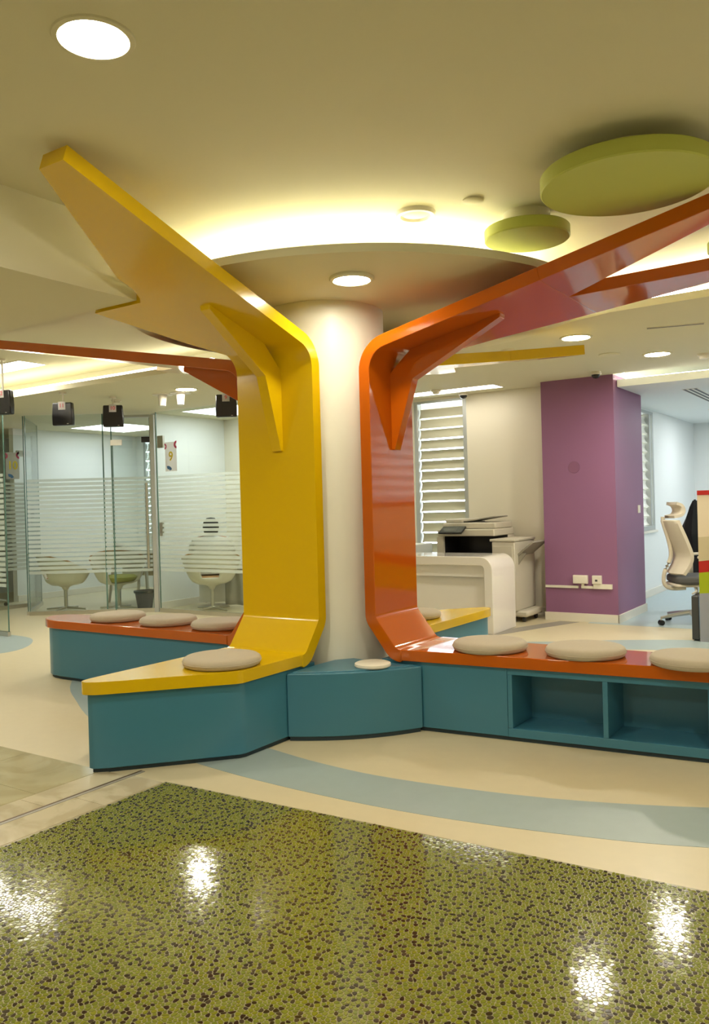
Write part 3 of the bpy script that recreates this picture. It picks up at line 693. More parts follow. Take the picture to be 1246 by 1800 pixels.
# ------------------------------------------------------------------ white desk
dk = thing('reception_desk', 'glossy white desk with rounded end behind the orange arch', 'desk', (-1.2, 3.3, 0))
DX0, DX1, DY0, DY1, DH = -2.45, -.262, 3.01, 3.56, .742
def sheet(path, th, y0, y1):
    off = offset_path(path, th); bm = B(); pv = None
    for p, q in zip(path, off):
        c = [bm.verts.new((p[0], y0, p[1])), bm.verts.new((p[0], y1, p[1])), bm.verts.new((q[0], y1, q[1])), bm.verts.new((q[0], y0, q[1]))]
        if pv:
            for k in range(4): bm.faces.new((pv[k], pv[(k+1) % 4], c[(k+1) % 4], c[k]))
        else: bm.faces.new(c)
        pv = c
    bm.faces.new(pv[::-1]); return bm
pth = [(DX0, 0)]+fillet((DX0, DH), (DX0, 0), (DX1, DH), .13, 10)+fillet((DX1, DH), (DX0, DH), (DX1, 0), .13, 10)+[(DX1, 0)]
bm = sheet(pth, -.085, DY0, DY1); new('waterfall_top', bm, 'white_gloss', dk, bevel=.006)
new('front_panel', box(B(), DX0+.08, DX1-.075, DY0+.10, DY0+.125, .04, DH-.14), 'white_gloss', dk)
new('front_rail', box(B(), DX0+.08, DX1-.075, DY0+.05, DY0+.075, DH-.20, DH-.07), 'white_gloss', dk)
cb = thing('storage_cabinet', 'pale low cabinet under the louvred window behind the desk', 'cabinet', (-1.95, 4.1, 0))
new('body', box(B(), -2.20, -1.62, 3.85, 4.35, 0, .80), 'white_wall', cb, bevel=.004)
new('door', box(B(), -2.19, -1.63, 3.832, 3.849, .06, .785), 'white_wall', cb, bevel=.003)

# ------------------------------------------------------------------ copier
cp = thing('copier', 'large beige multifunction copier in front of the cream wall', 'copier', (-.95, 4.1, 0))
x0, x1, y0, y1 = -1.30, -.62, 3.86, 4.42
new('body', box(B(), x0, x1, y0, y1, .05, .66), 'copier_white', cp, bevel=.012)
for k, z in enumerate((.10, .28, .46)): 
    d = new('paper_drawer', box(B(), x0+.02, x1-.02, y0-.012, y0, z, z+.165), 'copier_white', cp, bevel=.004)
    new('handle', box(B(), x0+.22, x1-.22, y0-.016, y0-.011, z+.12, z+.145), 'copier_grey', d)
new('left_tower', box(B(), x0, x0+.085, y0, y1, .66, .90), 'copier_white', cp, bevel=.008)
new('rear_tower', box(B(), x0+.085, x1, y1-.18, y1, .66, .90), 'copier_white', cp)
new('output_recess', box(B(), x0+.086, x1, y0+.06, y1-.181, .661, .70), 'black_plastic', cp)
new('output_back', box(B(), x0+.086, x1, y1-.20, y1-.181, .70, .90), 'black_plastic', cp)
new('recess_side', box(B(), x0+.0855, x0+.095, y0+.03, y1-.2, .70, .90), 'black_plastic', cp)
new('scanner_bed', box(B(), x0, x1, y0+.02, y1, .90, .975), 'copier_white', cp, bevel=.010)
fd = new('document_feeder', box(B(), x0+.03, x1-.02, y0+.10, y1, .976, 1.045), 'copier_white', cp, bevel=.014)
new('feeder_hump', prism(B(), rpoly(x0+.05, x0+.27, y0+.11, y1-.01, .03), 1.045, 1.085), 'copier_white', cp, bevel=.01)
bm = B(); plate(bm, [(x0+.27, y0+.14, 1.055), (x1-.05, y0+.14, 1.105), (x1-.05, y1-.05, 1.105), (x0+.27, y1-.05, 1.055)], .012); new('feeder_tray', bm, 'copier_grey', cp, bevel=.003)
new('feeder_mouth', box(B(), x0+.271, x0+.35, y0+.135, y1-.04, 1.046, 1.054), 'black_plastic', cp)
bm = B(); plate(bm, [(x0+.06, y0-.075, .935), (x0+.34, y0-.075, .935), (x0+.34, y0+.06, 1.0), (x0+.06, y0+.06, 1.0)], .022); new('control_panel', bm, 'black_plastic', cp, bevel=.006)
bm = B(); plate(bm, [(x0+.09, y0-.062, .953), (x0+.27, y0-.062, .953), (x0+.27, y0+.045, 1.005), (x0+.09, y0+.045, 1.005)], .003); new('screen', bm, 'screen_glass', cp)
fx0, fx1, fy0, fy1 = -.615, -.36, 3.80, 4.36
new('finisher', box(B(), fx0, fx1, fy0, fy1, .12, .845), 'copier_white', cp, bevel=.010)
new('finisher_cover', box(B(), fx0+.015, fx1-.02, fy0-.012, fy0, .30, .80), 'copier_white', cp, bevel=.004)
new('finisher_top', box(B(), fx0-.02, fx1+.01, fy0-.01, fy1, .846, .872), 'copier_white', cp, bevel=.006)
bm = B(); plate(bm, [(fx1, fy0+.08, .70), (fx1+.17, fy0+.08, .84), (fx1+.17, fy1-.08, .84), (fx1, fy1-.08, .70)], .022); new('output_tray', bm, 'copier_grey', cp, bevel=.004)
bm = B(); plate(bm, [(fx1, fy0+.10, .60), (fx1+.09, fy0+.10, .72), (fx1, fy0+.10, .72)], .02); new('tray_bracket', bm, 'copier_grey', cp)
new('finisher_foot', box(B(), fx0+.02, fx1+.10, fy0+.06, fy1-.06, .055, .12), 'copier_white', cp, bevel=.02)
for k, (x, y) in enumerate(((fx0+.06, fy0+.12), (fx1+.04, fy0+.12), (fx0+.06, fy1-.12), (fx1+.04, fy1-.12), (x0+.08, y0+.08), (x0+.08, y1-.08), (x1-.06, y0+.08), (x1-.06, y1-.08))):
    bm = tube(B(), [(x-.012, y, .0275), (x+.012, y, .0275)], .0275, 16); new('caster', bm, 'dark_grey', cp)

# ------------------------------------------------------------------ fittings on the purple column
def socket(x0, x1, z0, z1, label, holes):
    t = thing('wall_socket', label, 'socket', ((x0+x1)/2, 4.169, z0), 0, 'white sockets on the purple column')
    new('back_box', box(B(), x0, x1, 4.130, 4.1695, z0, z1), 'white_plastic', t, bevel=.004)
    new('face_plate', box(B(), x0+.005, x1-.005, 4.124, 4.1295, z0+.005, z1-.005), 'white_plastic', t, bevel=.002)
    for h in holes: new('outlet', box(B(), h-.012, h+.012, 4.1215, 4.1238, (z0+z1)/2-.016, (z0+z1)/2+.004), 'dark_grey' if len(holes) == 1 else 'white_plastic', t)
socket(.135, .287, .395, .482, 'double white socket on the foot of the purple column', (.175, .247))
socket(.335, .430, .395, .482, 'single white data socket on the foot of the purple column', (.382,))
tr = thing('cable_trunking', 'white cable trunking across the foot of the purple column', 'trunking', (.2, 4.169, .33))
new('channel', box(B(), -.17, .185, 4.150, 4.1695, .345, .370), 'white_plastic', tr, bevel=.002)
new('channel', box(B(), .215, .345, 4.150, 4.1695, .345, .372), 'white_plastic', tr, bevel=.002)
new('channel', box(B(), .345, .535, 4.140, 4.1695, .345, .394), 'white_plastic', tr, bevel=.002)
new('riser', box(B(), .218, .245, 4.150, 4.1695, .3725, .3945), 'white_plastic', tr, bevel=.002)
sw = thing('light_switch', 'small white switch on the side of the purple column', 'switch', (.59, 5.0, 1.15))
new('plate', box(B(), .5885, .598, 4.98, 5.06, 1.10, 1.185), 'white_plastic', sw, bevel=.002); new('rocker', box(B(), .5982, .602, 5.0, 5.04, 1.12, 1.165), 'white_plastic', sw, bevel=.001)
bm = tube(B(), [(.165, 4.1690, 1.60), (.165, 4.1655, 1.60)], [.062, .060], 40); new('spot_disc', bm, 'purple_spot', label='round shadow-like spot added as a thin disc on the purple column', cat='dark spot')  # added disc in darker purple stands in for a shadow-like spot

# ------------------------------------------------------------------ glass meeting rooms
def gpane(bm, p, q, z0, z1, th=.010):
    d = (Vector(q)-Vector(p)).normalized(); s = Vector((-d.y, d.x))*th/2; P, Q = Vector(p), Vector(q)
    return prism(bm, [tuple(P-s), tuple(Q-s), tuple(Q+s), tuple(P+s)], z0, z1)
def along(p, q, t): return (p[0]+(q[0]-p[0])*t, p[1]+(q[1]-p[1])*t)
def shift(p, q, d):
    v = (Vector(q)-Vector(p)).normalized(); s = Vector((v.y, -v.x))*d; return (p[0]+s.x, p[1]+s.y), (q[0]+s.x, q[1]+s.y)
FZ0, FZ1 = .50, 1.70
def glazing(label, p, q, z1, rail=True, post_p=False, post_q=False, film=True, head=False, door=False, group=None):
    t = thing('glass_door' if door else 'glass_partition', label, 'glass door' if door else 'glass partition', (*along(p, q, .5), 0), 0, group)
    z0 = .045 if rail else .012
    new('pane', gpane(B(), p, q, z0, z1), 'clear_glass', t)
    if rail: new('bottom_rail', gpane(B(), p, q, 0, .05, .035), 'steel', t)
    if head: new('head_rail', gpane(B(), p, q, z1-.0, z1+.05, .04), 'steel', t)
    L = (Vector(q)-Vector(p)).length
    if post_p: new('post', gpane(B(), p, along(p, q, .045/L), .05, z1, .05), 'aluminium_frame', t)
    if post_q: new('post', gpane(B(), along(p, q, 1-.045/L), q, .05, z1, .05), 'aluminium_frame', t)
    for a in ((p, along(p, q, .007/L)), (along(p, q, 1-.007/L), q)): new('edge', gpane(B(), *a, z0, z1, .0115), 'glass_edge', t)
    if film:
        a, b = shift(p, q, .0085); new('frosted_film', gpane(B(), along(a, b, .01), along(a, b, .99), FZ0, FZ1, .0008), 'frosted_stripes', t)
    return t
def pull(parent, at, dirn, z0, z1):
    bm = B(); d = Vector(dirn).normalized(); s = Vector((d.y, -d.x)); c = Vector(at)+s*.05
    tube(bm, [(c.x, c.y, z0), (c.x, c.y, z1)], .017, 14)
    for z in (z0+.15, z1-.15): tube(bm, [(at[0], at[1], z), (c.x, c.y, z)], .010, 10)
    new('pull_handle', bm, 'steel', parent)
Mp, Mq = (-6.12, 2.085), (-4.80, 3.01)
k1, k2 = along(Mp, Mq, .60), along(Mp, Mq, .665)
glazing('fixed clear glass panel in front of the pale tub chair', Mp, k1, 2.50, True)
glazing('narrow glass panel beside the hinge of the meeting room door', k1, k2, 2.50, True, film=True)
d1 = glazing('glass door with long steel handle left of the white divider wall', along(Mp, Mq, .672), along(Mp, Mq, .965), 2.16, True, door=True, group='glass meeting room doors')
pull(d1, along(Mp, Mq, .935), Vector(Mq)-Vector(Mp), .55, 1.62)
new('patch_fitting', gpane(B(), along(Mp, Mq, .66), along(Mp, Mq, .75), 2.10, 2.17, .03), 'steel', d1)
new('patch_fitting', gpane(B(), along(Mp, Mq, .90), along(Mp, Mq, .965), 2.13, 2.20, .03), 'black_plastic', d1)
ov = glazing('glass transom above the meeting room door', k2, along(Mp, Mq, .965), 2.44, False, film=False); 
fr = thing('door_frame', 'grey steel post between the two meeting room fronts', 'door frame', (*along(Mp, Mq, .985), 0))
new('post', gpane(B(), along(Mp, Mq, .968), Mq, 0, 2.47, .07), 'aluminium_frame', fr); new('head', gpane(B(), along(Mp, Mq, .62), along(Mp, Mq, .967), 2.445, 2.475, .06), 'aluminium_frame', fr)
Rp, Rq = (-4.76, 3.0), (-2.1, 3.0)
g9 = glazing('large glass panel with the yellow number nine', Rp, Rq, 2.50, True)
new('patch_fitting', gpane(B(), along(Rp, Rq, .012), along(Rp, Rq, .05), 2.05, 2.20, .03), 'steel', g9)
new('lock_plate', gpane(B(), along(Rp, Rq, .012), along(Rp, Rq, .03), .95, 1.12, .03), 'steel', g9)
Lp, Lq = (-7.02, 2.10), (-7.02, 2.86)
d2 = glazing('glass door with steel handle at the left, seen behind the nearest pane', Lp, Lq, 2.35, True, post_q=True, door=True, group='glass meeting room doors')
pull(d2, along(Lp, Lq, .80), (0, 1), .75, 1.55)
new('patch_fitting', gpane(B(), along(Lp, Lq, .62), along(Lp, Lq, .93), 2.06, 2.14, .03), 'steel', d2)
glazing('nearest glass panel at the left picture edge', (-6.3, .905), (-4.775, .905), 2.60, True)
glazing('glass panel between the left door and the tub chair room', (-7.02, 2.90), (-6.16, 2.09), 2.50, True, film=True)
# number signs on the glass
def sign(label, num, at, dirn, z, w, h):
    d = Vector(dirn).normalized(); n = Vector((d.y, -d.x)); t = thing('number_sign', label, 'sign', (*(Vector(at)+n*.012), z), math.atan2(d.y, d.x), 'paper number signs on the glass')
    new('sheet', box(B(), -w/2, w/2, -.0012, 0, -h/2, h/2), 'paper_white', t, world=False)
    rot = Matrix.Rotation(math.radians(90), 4, 'X')
    bm = B(); text_mesh(bm, num, w*.78, Matrix.Translation((0, -.0022, 0)) @ rot); new('numeral', bm, 'print_yellow', t, world=False, smooth=0)
    def arcm(cx, cz, r0_, r1_, a0, a1):
        bm = B(); P = []; K = 8
        for k in range(K+1):
            a = math.radians(a0+(a1-a0)*k/K); P.append((a,))
        outer_ = [(cx+r1_*math.cos(a[0]), -.0024, cz+r1_*math.sin(a[0])) for a in P]; inner_ = [(cx+r0_*math.cos(a[0]), -.0024, cz+r0_*math.sin(a[0])) for a in P[::-1]]
        return plate(bm, outer_+inner_, .0012)
    new('pink_arc', arcm(w*.52, h*.40, w*.10, w*.24, 90, 270), 'print_pink', t, world=False, smooth=0); new('pink_arc', arcm(-w*.52, h*.36, w*.08, w*.18, -90, 90), 'print_pink', t, world=False, smooth=0)
    new('blue_arc', arcm(-w*.25, -h*.50, w*.14, w*.34, 20, 110), 'print_blue', t, world=False, smooth=0)
dv = Vector(Rq)-Vector(Rp); s9 = sign('paper sign with a yellow 9 stuck on the glass', '9', along(Rp, Rq, .10), dv, 1.93, .20, .36)
sign('paper sign with a yellow 10 stuck on the left glass door', '10', (-7.02, 2.50), (0, 1), 1.93, .20, .36)
# black number displays hanging from the ceiling
def display(label, num, loc, ztop, face, zc):
    """face = yaw of the outward normal"""
    t = thing('number_display', label, 'display', (*loc, ztop), face+math.pi/2, 'black number displays hanging from the ceiling'); w, h, d = .225, .235, .07
    pl = [(-w/2*.92, 0), (w/2*.92, 0), (w/2*.96, -h*.35), (w/2, -h*.6), (w/2*.97, -h), (-w/2*.97, -h), (-w/2, -h*.6), (-w/2*.96, -h*.35)]
    bm = B(); a = [bm.verts.new((x, -d/2, z)) for x, z in pl]; b = [bm.verts.new((x*.95, d/2, z)) for x, z in pl]; k = len(pl)
    bm.faces.new(a); bm.faces.new(b[::-1])
    for i in range(k): bm.faces.new((a[i], b[i], b[(i+1) % k], a[(i+1) % k]))
    new('housing', bm, 'black_plastic', t, world=False, bevel=.012, seg=3, smooth=40)
    new('number_tag', box(B(), -.038, .038, -d/2-.003, -d/2-.0005, -.075, .008), 'paper_white', t, world=False)
    bm = B(); text_mesh(bm, num, .055, Matrix.Translation((0, -d/2-.0045, -.034)) @ Matrix.Rotation(math.radians(90), 4, 'X')); new('numeral', bm, 'tag_pink', t, world=False, smooth=0)
    bm = tube(B(), [(0, 0, -.01), (0, 0, zc-ztop)], .010, 10); lathe(bm, [(0, zc-ztop-.02), (.035, zc-ztop-.02), (.035, zc-ztop), (0, zc-ztop)], n=20); new('bracket', bm, 'white_plastic', t, world=False)
    new('badge', box(B(), .05, .068, -d/2-.001, -d/2+.002, -h+.012, -h+.018), 'steel', t, world=False)
fa = math.atan2(-CT, ST)
display('black display tagged 9 beside the far orange arch', '9', (-2.83, 2.19), 2.455, fa+.05, ZL)
display('black display tagged 10 above the glass door', '10', (-4.12, 1.80), 2.425, fa+.1, ZL)
display('black display tagged 11 above the tub chair room', '11', (-4.20, 1.22), 2.41, fa-.1, ZL)
display('black display tagged 12 at the left picture edge', '12', (-4.24, .562), 2.475, fa-.3, ZU)

# tub chairs
def tub_chair(label, loc, rz, cush, zs=0):
    t = thing('tub_chair', label, 'chair', loc, rz, 'white tub chairs in the meeting rooms')
    N, M = 36, 10; bm = B(); V = {}
    for i in range(N+1):                          # angle 0 = front opening; x forward
        a = math.radians(38+284*i/N)
        back = .5-.5*math.cos(a); top = .40+.34*max(0, back)**.55*1.0
        for j in range(M+1):
            s = j/M; z = .34+(top-.34)*s; r = .17+.155*(s**.45)+.03*s*back
            V[i, j] = bm.verts.new((r*math.cos(a)*1.0, r*math.sin(a)*1.05, z))
    for i in range(N):
        for j in range(M):
            am = 38+284*(i+.5)/N
            if 158 < am < 202 and 2 <= j <= 4: continue
            bm.faces.new((V[i, j], V[i+1, j], V[i+1, j+1], V[i, j+1]))
    bot = [V[i, 0] for i in range(N+1)]; bm.faces.new(bot)
    sh = new('shell', bm, 'chair_white', t, world=False, smooth=70); so = sh.modifiers.new('solid', 'SOLIDIFY'); so.thickness = .018; so.offset = 0
    bm = B(); pts = []
    for i in range(6, N-5):
        a = math.radians(38+284*i/N); back = .5-.5*math.cos(a); top = .40+.34*back**.55; r = .325+.03*back; pts.append((r*math.cos(a), r*math.sin(a)*1.05, top+.006))
    tube(bm, pts, .011, 8); new('rim', bm, 'tan_wood', t, world=False, smooth=60)
    new('seat', lathe(B(), [(0, .36), (.20, .36), (.235, .385), (.235, .42), (.20, .44), (0, .445)], n=36), cush, t, world=False, smooth=60)
    new('neck', lathe(B(), [(.0, .26), (.030, .26), (.05, .30), (.15, .345), (0, .345)], n=24), 'chair_white', t, world=False, smooth=60)
    new('post', tube(B(), [(0, 0, .02), (0, 0, .28)], .024, 16), 'steel', t, world=False)
    for k in range(4):
        a = math.radians(45+90*k); new('foot', tube(B(), [(0, 0, .035), (.28*math.cos(a), .28*math.sin(a), .014)], [.017, .011], 10), 'steel', t, world=False)
    return t
away = math.atan2(CT, -ST)
tub_chair('white tub chair with the seated person behind the large glass panel', (-4.28, 3.42, 0), away+.1, 'tan_wood')
tub_chair('white tub chair with orange seat at the left of the table', (-6.17, 2.66, 0), away-1.0, 'orange_fabric')
tub_chair('white tub chair with green seat nearest the waste bin', (-5.55, 3.02, 0), away-2.6, 'green_fabric')
tb = thing('meeting_table', 'pale meeting table between the tub chairs', 'table', (-5.95, 3.75, 0))
new('tabletop', prism(B(), rpoly(-6.35, -5.45, 3.42, 4.05, .06), .715, .74), 'chair_white', tb, bevel=.004)
new('edge_band', prism(B(), rpoly(-6.352, -5.448, 3.418, 4.052, .06), .712, .7148), 'tan_wood', tb)
for (x, y, sx, sy) in ((-6.2, 3.52, -1, -1), (-5.6, 3.52, 1, -1), (-6.2, 3.95, -1, 1), (-5.6, 3.95, 1, 1)):
    new('leg', tube(B(), [(x, y, .714), (x+sx*.10, y+sy*.05, 0)], [.028, .02], 10), 'steel', tb)
new('modesty_panel', box(B(), -6.15, -5.65, 3.90, 3.915, .35, .70), 'beige_panel', tb)
ph = thing('desk_phone', 'small pale desk phone on the meeting table', 'phone', (-6.1, 3.55, .7405))
new('body', box(B(), -.09, .09, -.08, .08, 0, .05), 'white_plastic', ph, world=False, bevel=.012); new('handset', box(B(), -.085, -.035, -.095, .095, .05, .085), 'dark_grey', ph, world=False, bevel=.012)
wb = thing('waste_bin', 'dark blue waste bin beside the glass door', 'bin', (-5.16, 3.10, 0))
new('bucket', lathe(B(), [(0, .004), (.085, 0), (.09, .01), (.125, .235), (.135, .235), (.135, .245), (.118, .245), (.08, .02), (0, .016)], n=32), 'bin_navy', wb, world=False)
new('liner', lathe(B(), [(.128, .215), (.139, .22), (.139, .249), (.112, .249)], n=32), 'black_plastic', wb, world=False)
# dark task chair behind the meeting table
def caster_base(t, m, r, n=5, a0=.3, arm_z=.10):
    for k in range(n):
        a = a0+2*math.pi*k/n; c, s = math.cos(a), math.sin(a)
        new('base_leg', tube(B(), [(0, 0, arm_z+.02), (r*.5*c, r*.5*s, arm_z), (r*c, r*s, arm_z-.025)], [.026, .020, .014], 10), m, t, world=False)
        w = new('caster', tube(B(), [(r*c-s*.022, r*s+c*.022, .027), (r*c-s*.008, r*s+c*.008, .027)], .027, 16), 'black_plastic', t, world=False)
        w2 = new('caster', tube(B(), [(r*c+s*.008, r*s-c*.008, .027), (r*c+s*.022, r*s-c*.022, .027)], .027, 16), 'black_plastic', t, world=False)
        new('stem', tube(B(), [(r*c, r*s, .027), (r*c, r*s, arm_z-.02)], .008, 8), m, t, world=False)
tc_ = thing('task_chair', 'dark task chair behind the meeting table', 'chair', (-5.9, 4.5, 0), -1.2)
new('seat', prism(B(), rpoly(-.24, .24, -.24, .24, .09), .43, .50), 'dark_grey', tc_, world=False, bevel=.02)
bm = B(); plate(bm, [(-.22, -.21, .58), (-.22, .21, .58), (-.29, .17, 1.05), (-.29, -.17, 1.05)], .035); new('backrest', bm, 'dark_grey', tc_, world=False, bevel=.015)
new('back_bar', tube(B(), [(-.10, 0, .44), (-.26, 0, .46), (-.27, 0, .75)], .018, 10), 'dark_grey', tc_, world=False)
new('post', tube(B(), [(0, 0, .08), (0, 0, .43)], .028, 14), 'black_plastic', tc_, world=False); caster_base(tc_, 'dark_grey', .29)
# second task chair seen through the left door
tc2 = thing('task_chair', 'pale task chair on casters behind the left glass door', 'chair', (-7.55, 2.35, 0), .8)
new('seat', prism(B(), rpoly(-.24, .24, -.24, .24, .09), .38, .47), 'beige_panel', tc2, world=False, bevel=.02)
bm = B(); plate(bm, [(-.22, -.21, .50), (-.22, .21, .50), (-.28, .17, .95), (-.28, -.17, .95)], .035); new('backrest', bm, 'dark_grey', tc2, world=False, bevel=.015)
new('back_bar', tube(B(), [(-.10, 0, .40), (-.26, 0, .42), (-.27, 0, .75)], .018, 10), 'dark_grey', tc2, world=False)
new('post', tube(B(), [(0, 0, .08), (0, 0, .38)], .028, 14), 'steel', tc2, world=False); caster_base(tc2, 'steel', .29)

# seated person in pale robe, seen from behind through the frosted stripes
def person():
    pts = {'pel': ((-.02, 0, .49), .125), 'sp': ((-.03, 0, .66), .120), 'ch': ((-.02, 0, .82), .135), 'nk': ((0, 0, .93), .058), 'hd0': ((.03, 0, .985), .075), 'hd1': ((.03, 0, 1.055), .095), 'hd2': ((.025, 0, 1.13), .072), 'ns': ((.125, 0, 1.045), .012)}
    ed = [('pel', 'sp'), ('sp', 'ch'), ('ch', 'nk'), ('nk', 'hd0'), ('hd0', 'hd1'), ('hd1', 'hd2'), ('hd1', 'ns')]
    for s, n in ((1, 'l'), (-1, 'r')):
        add = {'sh': ((0, .17*s, .87), .062), 'el': ((.10, .23*s, .66), .046), 'wr': ((.32, .15*s, .745), .030), 'pm': ((.39, .13*s, .75), .030), 'hp': ((.04, .09*s, .48), .095), 'kn': ((.44, .12*s, .50), .062), 'an': ((.45, .12*s, .09), .040), 'to': ((.60, .13*s, .045), .032), 'ea': ((.02, .10*s, 1.05), .014)}
        for k, v in add.items(): pts[k+n] = v
        ed += [('ch', 'sh'+n), ('sh'+n, 'el'+n), ('el'+n, 'wr'+n), ('wr'+n, 'pm'+n), ('pel', 'hp'+n), ('hp'+n, 'kn'+n), ('kn'+n, 'an'+n), ('an'+n, 'to'+n), ('hd1', 'ea'+n)]
        for f in range(4):
            y = (.13+.022-.0145*f)*s; L = (.068, .078, .074, .058)[f]
            pts['f%da%s' % (f, n)] = ((.39+L*.5, y, .757), .009); pts['f%db%s' % (f, n)] = ((.39+L, y, .748), .008)
            ed += [('pm'+n, 'f%da%s' % (f, n)), ('f%da%s' % (f, n), 'f%db%s' % (f, n))]
        pts['ta'+n] = ((.375, (.13-.04)*s, .75), .010); pts['tb'+n] = ((.41, (.13-.055)*s, .745), .008); ed += [('wr'+n, 'ta'+n), ('ta'+n, 'tb'+n)]
    names = list(pts); me = bpy.data.meshes.new('person'); me.from_pydata([pts[k][0] for k in names], [(names.index(a), names.index(b)) for a, b in ed], []); me.update()
    o = bpy.data.objects.new('person', me); COL.objects.link(o); me.materials.append(MATS['skin'])
    sk = o.modifiers.new('skin', 'SKIN'); sk.use_smooth_shade = True
    for i, k in enumerate(names):
        r = pts[k][1]; me.skin_vertices[0].data[i].radius = (r, r)
    me.skin_vertices[0].data[names.index('pel')].use_root = True
    sb = o.modifiers.new('sub', 'SUBSURF'); sb.levels = 1; sb.render_levels = 2
    o.location = (-4.30, 3.45, 0); o.rotation_euler.z = away+.1
    tag(o, 'person with black hair in a pale robe seated behind the glass, seen from behind', 'person')
    bm = lathe(B(), [(0, 1.165), (.05, 1.158), (.085, 1.125), (.103, 1.07), (.100, 1.01), (.082, .965), (.06, .955)], n=28)
    for v in bm.verts:
        v.co.x = v.co.x*1.05+.005
        if v.co.x > .06: v.co.z = max(v.co.z, 1.10); v.co.x = min(v.co.x, .105)
    new('hair', bm, 'hair_black', o, world=False, smooth=70)
    bm = B(); rings = []
    for z, rx, ry, cx_ in ((.935, .075, .075, 0), (.905, .12, .19, -.01), (.87, .14, .225, -.015), (.78, .15, .23, -.02), (.66, .15, .22, -.02), (.52, .17, .235, -.01), (.46, .18, .25, 0)):
        rings.append([bm.verts.new((cx_+rx*math.cos(2*math.pi*k/28), ry*math.sin(2*math.pi*k/28), z)) for k in range(28)])
    for a, b in zip(rings, rings[1:]):
        for k in range(28): bm.faces.new((a[k], a[(k+1) % 28], b[(k+1) % 28], b[k]))
    new('robe', bm, 'robe_white', o, world=False, smooth=70)
    for s in (1, -1): new('sleeve', tube(B(), [(0, .16*s, .88), (.05, .215*s, .78), (.10, .235*s, .66), (.22, .20*s, .70), (.30, .16*s, .74)], [.075, .075, .068, .060, .062], 16), 'robe_white', o, world=False, smooth=70)
    new('robe_lower', tube(B(), spline([(-.02, 0, .47), (.20, 0, .50), (.40, 0, .47), (.47, 0, .30), (.48, 0, .06)], 4), [.20]*12+[.21]*5, 20), 'robe_white', o, world=False, smooth=70)
    bm = B(); rings = []                                   # skirt of the robe falling to the right of the chair
    for i in range(9):
        t = i/8; r_ = []
        for k in range(33):
            q = k/32; fold = .022*math.sin(q*19+t*2.5)*(.3+t)
            x = .16-.10*q+fold; y = -.15-(.30+.24*t)*q; z = .60-.10*q-(.56-.06*q)*t
            r_.append(bm.verts.new((x, y, z)))
        rings.append(r_)
    for a, b in zip(rings, rings[1:]):
        for k in range(32): bm.faces.new((a[k], a[k+1], b[k+1], b[k]))
    sk2 = new('robe_skirt', bm, 'robe_grey', o, world=False, smooth=80); so = sk2.modifiers.new('solid', 'SOLIDIFY'); so.thickness = .006
person()

# ------------------------------------------------------------------ office on the right
oc = thing('office_chair', 'beige high back office chair with headrest beside the low partition', 'chair', (1.235, 4.40, 0), TH-.05)
def ribbon(pts, w, th, n=1, curve=0.0):
    """curved plate: pts (x,z) side profile, w width, slight wrap"""
    bm = B(); rows = []; K = 10; off = offset_path(pts, th)
    for (p, q), ww in zip(zip(pts, off), w):
        r_ = []
        for k in range(K+1):
            s = -1+2*k/K; r_.append(bm.verts.new((p[0]+curve*s*s, ww*s/2, p[1])))
        for k in range(K, -1, -1):
            s = -1+2*k/K; r_.append(bm.verts.new((q[0]+curve*s*s, ww*s/2, q[1])))
        rows.append(r_)
    for a, b in zip(rows, rows[1:]):
        L = len(a)
        for k in range(L): bm.faces.new((a[k], a[(k+1) % L], b[(k+1) % L], b[k]))
    bm.faces.new(rows[0]); bm.faces.new(rows[-1][::-1]); return bm
bp = spline([(-.19, .50), (-.13, .60), (-.115, .70), (-.16, .84), (-.215, .98), (-.235, 1.04)], 5)
new('backrest', ribbon(bp, [.44+.04*math.sin(math.pi*i/(len(bp)-1)) for i in range(len(bp))], .03, curve=.07), 'chair_beige', oc, world=False, smooth=60)
hp = spline([(-.235, 1.055), (-.155, 1.075), (-.125, 1.13), (-.15, 1.19), (-.205, 1.215)], 5)
new('headrest', ribbon(hp, [.27]*len(hp), .028, curve=.05), 'chair_beige', oc, world=False, smooth=60)
new('back_frame', tube(B(), spline([(-.05, 0, .36), (-.19, 0, .36), (-.255, 0, .41), (-.25, 0, .52), (-.185, 0, .68), (-.205, 0, .84), (-.25, 0, 1.0), (-.255, 0, 1.07)], 5), .020, 12), 'chair_beige', oc, world=False, smooth=60)
new('seat', prism(B(), rpoly(-.18, .30, -.24, .24, .09), .415, .49), 'seat_grey', oc, world=False, bevel=.025, seg=3)
new('seat_pan', prism(B(), rpoly(-.20, .27, -.20, .20, .08), .385, .414), 'chair_beige', oc, world=False, bevel=.01)
for s in (-1, 1):
    a = new('armrest', prism(B(), rpoly(-.02, .25, s*.27-.04, s*.27+.04, .03), .665, .69), 'chair_beige', oc, world=False, bevel=.008)
    new('arm_post', box(B(), .06, .12, s*.27-.014, s*.27+.014, .41, .664), 'chair_beige', oc, world=False, bevel=.006)
    new('arm_bar', box(B(), .06, .12, min(s*.20, s*.27), max(s*.20, s*.27), .39, .41), 'chair_beige', oc, world=False)
new('gas_post', tube(B(), [(.06, 0, .09), (.06, 0, .25), (.06, 0, .255), (.06, 0, .385)], [.03, .03, .018, .018], 16), 'steel', oc, world=False)
new('lever', tube(B(), [(.02, -.05, .375), (-.03, -.24, .355), (-.08, -.27, .33)], .008, 8), 'chair_beige', oc, world=False)
caster_base(oc, 'steel', .31, a0=math.radians(180+8))
ct = thing('coat', 'black coat hanging beside the office chair', 'coat', (1.11, 5.32, 0))
t = B(); K = 28; secs = [(1.22, .02, .02), (1.15, .05, .06), (1.02, .09, .12), (.90, .13, .16), (.84, .14, .17), (.80, .11, .15), (.70, .09, .13), (.55, .08, .11), (.44, .07, .10), (.36, .07, .10)]
rows = []
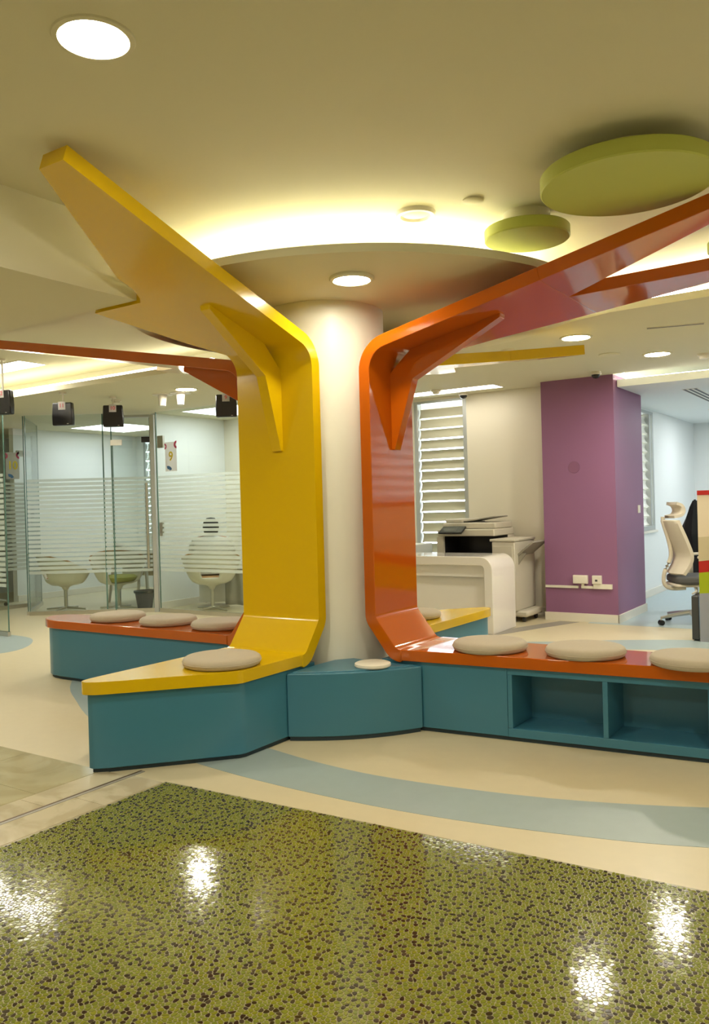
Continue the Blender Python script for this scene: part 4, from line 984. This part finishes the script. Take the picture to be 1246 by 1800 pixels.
for z, a, b in secs:
    rows.append([t.verts.new((1.11+1.1*a*math.cos(2*math.pi*k/K)*(1+.12*math.sin(5*2*math.pi*k/K+z*6)), 5.32+1.1*b*math.sin(2*math.pi*k/K)*(1+.12*math.sin(7*2*math.pi*k/K)), z)) for k in range(K)])
for a, b in zip(rows, rows[1:]):
    for k in range(K): t.faces.new((a[k], a[(k+1) % K], b[(k+1) % K], b[k]))
t.faces.new(rows[0]); t.faces.new(rows[-1][::-1]); new('cloth', t, 'black_cloth', ct, smooth=60)
cs = B(); tube(cs, [(1.11, 5.32, .02), (1.11, 5.32, 1.23)], .012, 10); lathe(cs, [(0, 0), (.14, 0), (.14, .012), (0, .02)], (1.11, 5.32, 0), 28); new('stand', cs, 'black_plastic', ct)
pt = thing('low_partition', 'low office partition with red, lime and cream stripes at the right edge', 'partition', (2.1, 3.42, 0))
def pband(name, zs0, zs1, m, y0=3.385, y1=3.425, x0=1.515, x1=3.4):
    """band whose lower/upper edges may slant: zs = (left,right)"""
    bm = B(); v = [bm.verts.new((x, y, z)) for y in (y0, y1) for x, z in ((x0, zs0[0]), (x1, zs0[1]), (x1, zs1[1]), (x0, zs1[0]))]
    for f in ((0, 1, 2, 3), (7, 6, 5, 4), (0, 4, 5, 1), (1, 5, 6, 2), (2, 6, 7, 3), (3, 7, 4, 0)): bm.faces.new([v[i] for i in f])
    new(name, bm, m, pt)
pband('top_cap', (1.275, 1.275), (1.315, 1.315), 'red_panel', 3.38, 3.43)
pband('cream_field', (.91, 1.02), (1.2745, 1.2745), 'cream_panel')
pband('beige_field', (.70, .93), (.9095, 1.0195), 'beige_panel')
pband('red_stripe', (.60, .83), (.6995, .9295), 'red_panel')
pband('lime_field', (.42, .55), (.5995, .8295), 'lime_bright')
pband('grey_field', (.0, .0), (.4195, .5495), 'grey_panel')
pcx = thing('computer_tower', 'black computer tower standing at the end of the low partition', 'computer', (1.46, 3.6, 0))
new('case', box(B(), 1.445, 1.505, 3.40, 3.80, .012, .395), 'black_plastic', pcx, bevel=.004)
new('front_bezel', box(B(), 1.447, 1.503, 3.388, 3.3995, .02, .39), 'dark_grey', pcx, bevel=.003)
for y in (3.45, 3.75): new('foot', box(B(), 1.455, 1.495, y-.02, y+.02, 0, .0118), 'dark_grey', pcx)
